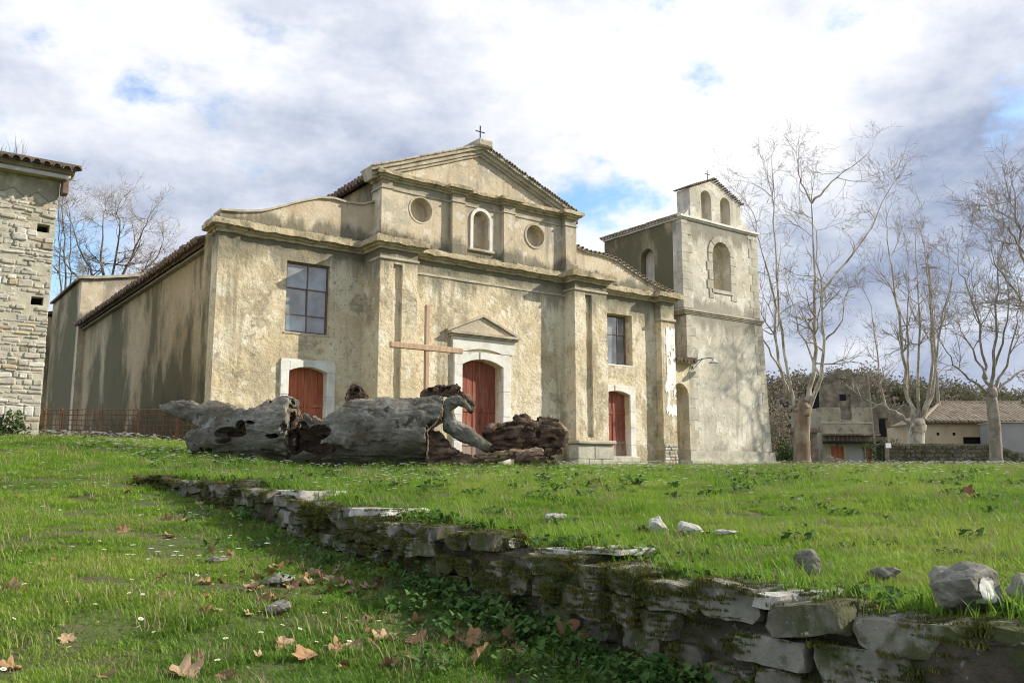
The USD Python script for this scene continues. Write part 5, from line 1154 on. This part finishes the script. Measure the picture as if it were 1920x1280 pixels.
tree('bare_tree', 'brown twiggy tree rising behind the church roof at the left', 62, [(205, 860), (205, 700), (207, 600)], [
    (.26, [(206, 610), (195, 530), (190, 470), (195, 410)], 1), (.22, [(207, 600), (230, 520), (255, 460), (275, 420)], -1), (.2, [(206, 600), (175, 520), (150, 470), (135, 420)], 1), (.18, [(210, 590), (260, 520), (295, 480), (305, 455)], 2), (.16, [(205, 590), (215, 500), (225, 430), (220, 390)], -2), (.16, [(204, 590), (165, 540), (125, 500), (112, 450)], -1)],
    5, mats=(BARK_DARK, TWIG), width=.5, sub=1.1, L0=2.4, kids=(5, 5, 4), rmin=.010)
tree('bare_tree', 'thin twiggy tree close behind the corner of the stone building', 58, [(118, 860), (118, 700), (120, 620)], [
    (.12, [(120, 620), (122, 500), (118, 420), (120, 350)], 1), (.11, [(120, 610), (112, 520), (108, 440), (112, 380)], -1), (.1, [(120, 610), (132, 520), (134, 440), (130, 390)], .5)], 6, mats=(BARK_DARK, TWIG), width=.25, sub=1.0, L0=1.5, kids=(4, 4, 4), rmin=.008)

# ------------------------------------------------------------------ houses on the right
def placed(px, Yd): p = at(px, 870, Yd); return p[0], p[1], float(ground(p[0], p[1], False))


hx0, hy0, hz0 = placed(1545, 80)
ruin = thing('ruined_house', 'narrow ruined two storey house with red doors beyond the tallest tree', 'house', (hx0, hy0, hz0), 8)
hp = lambda n_, m_, mt, e=.8, a=.03: part(n_, m_, mt, e, a, ruin)
open_ = unary_union([sbox(1.9, 4.2, 3.0, 6.6), sbox(.75, -.2, 2.0, 1.75), sbox(2.3, -.2, 4.0, 1.45).union(Point(3.15, 1.45).buffer(.85)), sbox(4.2, -.2, 4.75, 1.6), sbox(2.0, 7.6, 2.7, 8.0)])
prof = Polygon([(-.1, -.3), (-.1, 5.35), (4.95, 5.4), (4.95, -.3)])
hp('wall', plate(prof.difference(open_), 0, .5), HOUSE1)
up_ = Polygon([(.1, 5.36), (.15, 7.3), (.7, 7.5), (1.0, 8.6), (1.5, 8.5), (1.8, 8.95), (2.6, 8.8), (3.0, 9.0), (3.6, 8.5), (4.3, 8.4), (4.6, 7.6), (4.9, 7.5), (4.9, 5.41)]).difference(open_)
hp('upper_storey', plate(up_, .06, .5), RUINSTONE, .5, .05)
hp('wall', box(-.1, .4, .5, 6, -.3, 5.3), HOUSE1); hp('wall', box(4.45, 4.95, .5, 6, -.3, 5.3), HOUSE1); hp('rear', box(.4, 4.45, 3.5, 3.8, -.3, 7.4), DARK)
hp('red_door', box(.75, 2.0, .15, .25, -.1, 1.75), DOOR); hp('red_door', box(4.2, 4.75, .15, .25, -.1, 1.6), DOOR); hp('grey_door', box(2.3, 4.0, .12, .22, -.1, 2.3), GREYDOOR)
hp('shutter', box(1.9, 3.0, .2, .28, 4.2, 6.0), RUINSTONE); hp('lintel', box(1.8, 3.1, -.04, .1, 4.1, 4.2), GREYTRIM)
hp('balcony', box(.0, 4.95, -1.1, .0, 2.05, 2.25), DARK); hp('awning', plate(Polygon([(.0, 2.75), (4.95, 2.75), (4.95, 2.9), (.0, 2.9)]), -1.3, 0), RUINSTONE)
for k in range(12): hp('baluster', box(.1 + k * .42, .16 + k * .42, -1.08, -1.02, 2.26, 2.74), SASH)
hp('string_course', box(-.12, 4.97, -.06, .1, 3.9, 4.02), GREYTRIM)
lx0, ly0, lz0 = placed(1438, 78)
ann = thing('low_ruin', 'low dark stone ruin with a lintel between the bell tower and the tallest tree', 'house', (lx0, ly0, lz0), 8)
part('wall', plate(sbox(0, -.3, 4.9, 3.4).difference(sbox(1.0, -.3, 2.2, 2.6)).difference(sbox(3.0, .6, 4.1, 2.6)), 0, .5), RUINSTONE, .6, .05, ann); part('lintel', box(-.2, 5.1, -.2, .3, 3.0, 3.3), SASH, .8, .02, ann); part('back', box(0, 4.9, 3, 3.3, -.3, 3.2), DARK, 2, 0, ann)
rx0, ry0, rz0 = placed(1636, 84)
ru2 = thing('stone_ruin', 'roofless dark stone house behind the pale many stemmed tree', 'house', (rx0, ry0, rz0), 8)
part('wall', plate(Polygon([(0, -.3), (0, 5.4), (1.6, 6.1), (2.5, 5.0), (3.8, 6.0), (5.6, 5.2), (5.6, -.3)]).difference(sbox(.9, 2.8, 1.9, 4.6)).difference(sbox(.5, -.3, 1.6, 2.0)), 0, .5), RUINSTONE, .6, .06, ru2); part('back', box(0, 5.6, 3, 3.3, -.3, 5), DARK, 2, 0, ru2)

cx0, cy0, cz0 = placed(1738, 60)
cot = thing('cottage', 'low cottage with a ribbed clay tile roof and a dark window at the right', 'house', (cx0, cy0, cz0), 0)
part('wall', plate(sbox(0, -.3, 9, 2.85).difference(sbox(2.6, 1.25, 4.0, 1.95)), 0, .4), HOUSE2, .6, .02, cot); part('wall', box(0, .4, .4, 6, -.3, 2.85), HOUSE2, .8, .02, cot); part('window', box(2.55, 4.05, .2, .3, 1.2, 2.0), DARK, 2, 0, cot)
for wx_ in (.9, 2.0): part('wall_hole', box(wx_ - .09, wx_ + .09, -.01, .05, 2.05, 2.25), DARK, 1, 0, cot)
part('eave', box(-.25, 9.2, -.35, .2, 2.84, 2.94), SASH, .8, .01, cot)
roof = tag(UsdGeom.Xform.Define(stage, path_of(cot, 'roof')).GetPrim())
obj('deck', (np.array([(-.3, -.45, 2.93), (9.4, -.45, 2.93), (9.4, 4.5, 4.55), (3.4, 4.5, 4.55), (-.3, 4.8, 2.93), (9.4, 9, 2.93), (3.4, 9, 2.93)], float), np.array([(0, 1, 2), (0, 2, 3), (0, 3, 4), (2, 5, 6), (2, 6, 3)])), TILE_PALE, roof)
for k in range(33):
    x = -.15 + k * .285; t1 = min(1, (x + .35) / 3.75); e1 = (x + .0, -.45 + 4.95 * t1, 2.93 + 1.62 * t1)
    obj('tile_row', tube([np.array([x, -.5, 2.99]) * (1 - s_) + np.array([e1[0], e1[1], e1[2] + .06]) * s_ + rng.normal(0, .012, 3) for s_ in np.linspace(0, 1, 5)], .095, 6), TILE_PALE, roof, 35)
obj('ridge', tube([(-.3, -.4, 3.02), (1.5, 2.0, 3.85), (3.4, 4.5, 4.66), (9.4, 4.5, 4.66)], .12, 7), TILE_PALE, roof, 35)
sx0, sy0, sz0 = placed(1876, 57)
shed = thing('grey_shed', 'plain grey shed wall under the cottage roof at the right edge', 'shed', (sx0, sy0, sz0), 0)
part('wall', box(0, 4, 0, 2.2, -.3, 2.78), SHED, 1, .006, shed); part('roof_edge', box(-.06, 4.1, -.12, 2.3, 2.78, 2.84), GREYTRIM, 1, .005, shed)
# dark garden wall
wx0, wy0, wz0 = placed(1668, 46)
gw = thing('garden_wall', 'dark mossy low stone wall before the cottage', 'wall', (wx0, wy0, wz0), 0)
tops = [(0, 1.05), (.4, 1.12), (2, 1.17), (4, 1.15), (5.4, 1.13), (6.1, .95), (6.6, .75), (7.4, .7), (10, .6), (10, -.3), (0, -.3)]
part('core', plate(Polygon(tops), .06, .5), RUINSTONE, .3, .04, gw)
rs = np.random.default_rng(77); z = 0.0
while z < 1.1:
    x = .02; h = rs.uniform(.16, .26)
    while x < 7.4:
        l = rs.uniform(.25, .6)
        if z + h < np.interp(x + l / 2, [p[0] for p in tops[:9]], [p[1] for p in tops[:9]]) + .05: obj('stone', moved(stone(l - .02, h - .02, .3, int(rs.integers(999)), .03, .03), (x + l / 2, .15 + rs.normal(0, .015), z + h / 2)), WALLSTONE[rs.choice([0, 2])], gw, 50)
        x += l
    z += h
p = placed(1668, 44.5)
sg = thing('white_sign', 'small white board leaning at the left end of the dark garden wall', 'sign', p)
obj('board', moved(box(-.16, .16, -.01, .01, .90, 1.14), (0, 0, 0), .3), WHITE, sg); obj('stake', tube([(0, .03, -.1), (0, .03, 1.05)], .02, 5), POLE, sg)
p = placed(1640, 66); pl_ = thing('pole', 'thin pale leaning pole at the right corner of the ruined house', 'pole', p)
obj('shaft', tube([(.15, 0, -.2), (.05, 0, 3), (-.12, 0, 7.3)], [.06, .05, .035], 7), POLE, pl_, True)
p = placed(1768, 64); pl_ = thing('utility_pole', 'tall utility pole with a short crossarm between the bare trees', 'pole', p)
obj('shaft', tube([(0, 0, -.2), (0, 0, 15.0)], [.13, .085], 8), POLE, pl_, True); obj('crossarm', box(-.5, .6, -.06, .06, 14.7, 14.82), POLE, pl_)


# ------------------------------------------------------------------ bushes and woodland
def clump(n, R, size, seed, flat=1.0, hollow=.5):
    q = np.random.default_rng(seed); d = q.normal(size=(n, 3)); d /= np.linalg.norm(d, axis=1, keepdims=True)
    lobes = q.normal(size=(6, 3)) * .45; c = lobes[q.integers(6, size=n)] * R * .8 + d * R * (hollow + (1 - hollow) * q.uniform(size=(n, 1))) * .6; c[:, 2] *= flat
    a = q.normal(size=(n, 3)); a /= np.linalg.norm(a, axis=1, keepdims=True); b = np.cross(a, q.normal(size=(n, 3))); b /= np.linalg.norm(b, axis=1, keepdims=True); s_ = size * q.uniform(.5, 1.4, (n, 1))
    v = np.stack([c - a * s_, c + b * s_ * .5, c + a * s_, c - b * s_ * .5], 1).reshape(-1, 3); i = np.arange(n)[:, None] * 4
    return v, np.vstack([i + [0, 1, 2], i + [0, 2, 3]])


def bush(px, Yd, R, label, seed, mat=BUSH, n=900, flat=.9, size=.07, dz=0):
    x, y, z = placed(px, Yd); t = thing('bush', label, 'bush', (x, y, z + dz)); v, f = clump(n, R, size, seed, flat); obj('foliage', (v + [0, 0, R * .75 * flat], f), mat, t)
    obj('stem', tube([(0, 0, -.1), (.03, 0, R)], .03, 5), BARK_DARK, t)


bush(1475, 47, .75, 'small green bush beside the foot of the bell tower', 2)
bush(1655, 62, 1.3, 'dark green shrub between the ruined house and the garden wall', 3, BUSH, 1200)
bush(1565, 77, .9, 'brown thicket against the front of the ruined house', 5, CROWN[2], 700, .6, .08)
bush(1465, 70, 2.4, 'large brown thicket behind the foot of the bell tower', 6, CROWN[1], 2600, 1.2, .12)
x, y, z = (lambda p: (p[0], p[1], float(ground(p[0], p[1], False))))(at(8, 830, 19.3)); t = thing('bush', 'leafy green shrub at the foot of the stone building', 'bush', (x, y, z)); v, f = clump(900, .45, .05, 9, .8); obj('foliage', (v + [0, 0, .25], f), BUSH, t); obj('stem', tube([(0, 0, -.1), (.02, 0, .3)], .02, 5), BARK_DARK, t)
wd = thing('roof_weeds', 'pale weeds growing on the tiled roof of the stone building', 'plant', (SB[0], SB[1], 8.3), ROT)
obj('stalks', [moved(blades(14, .2, rng.uniform(.2, .5), .012, 40 + k, .5), (-.6 - k * .28, .3 + rng.uniform(0, .6), .1)) for k in range(9)], DRY, wd, kind='stuff')
vt = []
for k in range(140):                                                     # weeds rooted on the church cornices
    w = rng.uniform(.2, 17); d = -.12 if (w < 4.2 or w > 13) else -.62 if 5.6 < w < 11.4 else -1.15
    if 3.4 < w < 5.6 or rng.uniform() < .45: vt.append(moved(blades(10, .10, rng.uniform(.06, .2), .01, 300 + k, .8), (w, d + rng.normal(0, .05), 7.76)))
cwd = thing('cornice_weeds', 'weeds and moss growing along the main cornice of the church', 'plant', (OX, OY, 0), ROT)
obj('tufts', vt, BUSH, cwd, kind='stuff')

fx, fy, fpick = [], [], []
q = np.random.default_rng(8)
fx = q.uniform(-60, 230, 2600); fy = q.uniform(112, 230, 2600) ; mk = np.abs(fx / fy) < .85; fx, fy = fx[mk], fy[mk]
fz = hill(fx, fy)


def far_tree(seed, R, n):
    v, f = clump(n, R, .24, seed, 1.15, .3); return cat([(v + [0, 0, R * 1.15], f), tube([(0, 0, -.5), (0, 0, R * 1.2)], [.18, .08], 5)])


scatter('woodland', [far_tree(1, 2.4, 650), far_tree(2, 2.8, 500), far_tree(3, 2.2, 420)], CROWN, np.stack([fx, fy, fz], 1), q.uniform(0, 6.28, len(fx)), q.uniform(.7, 1.4, len(fx)), q.choice(3, len(fx), p=[.42, .33, .25]), 'brown and olive winter woodland covering the hill behind the houses', 'trees')
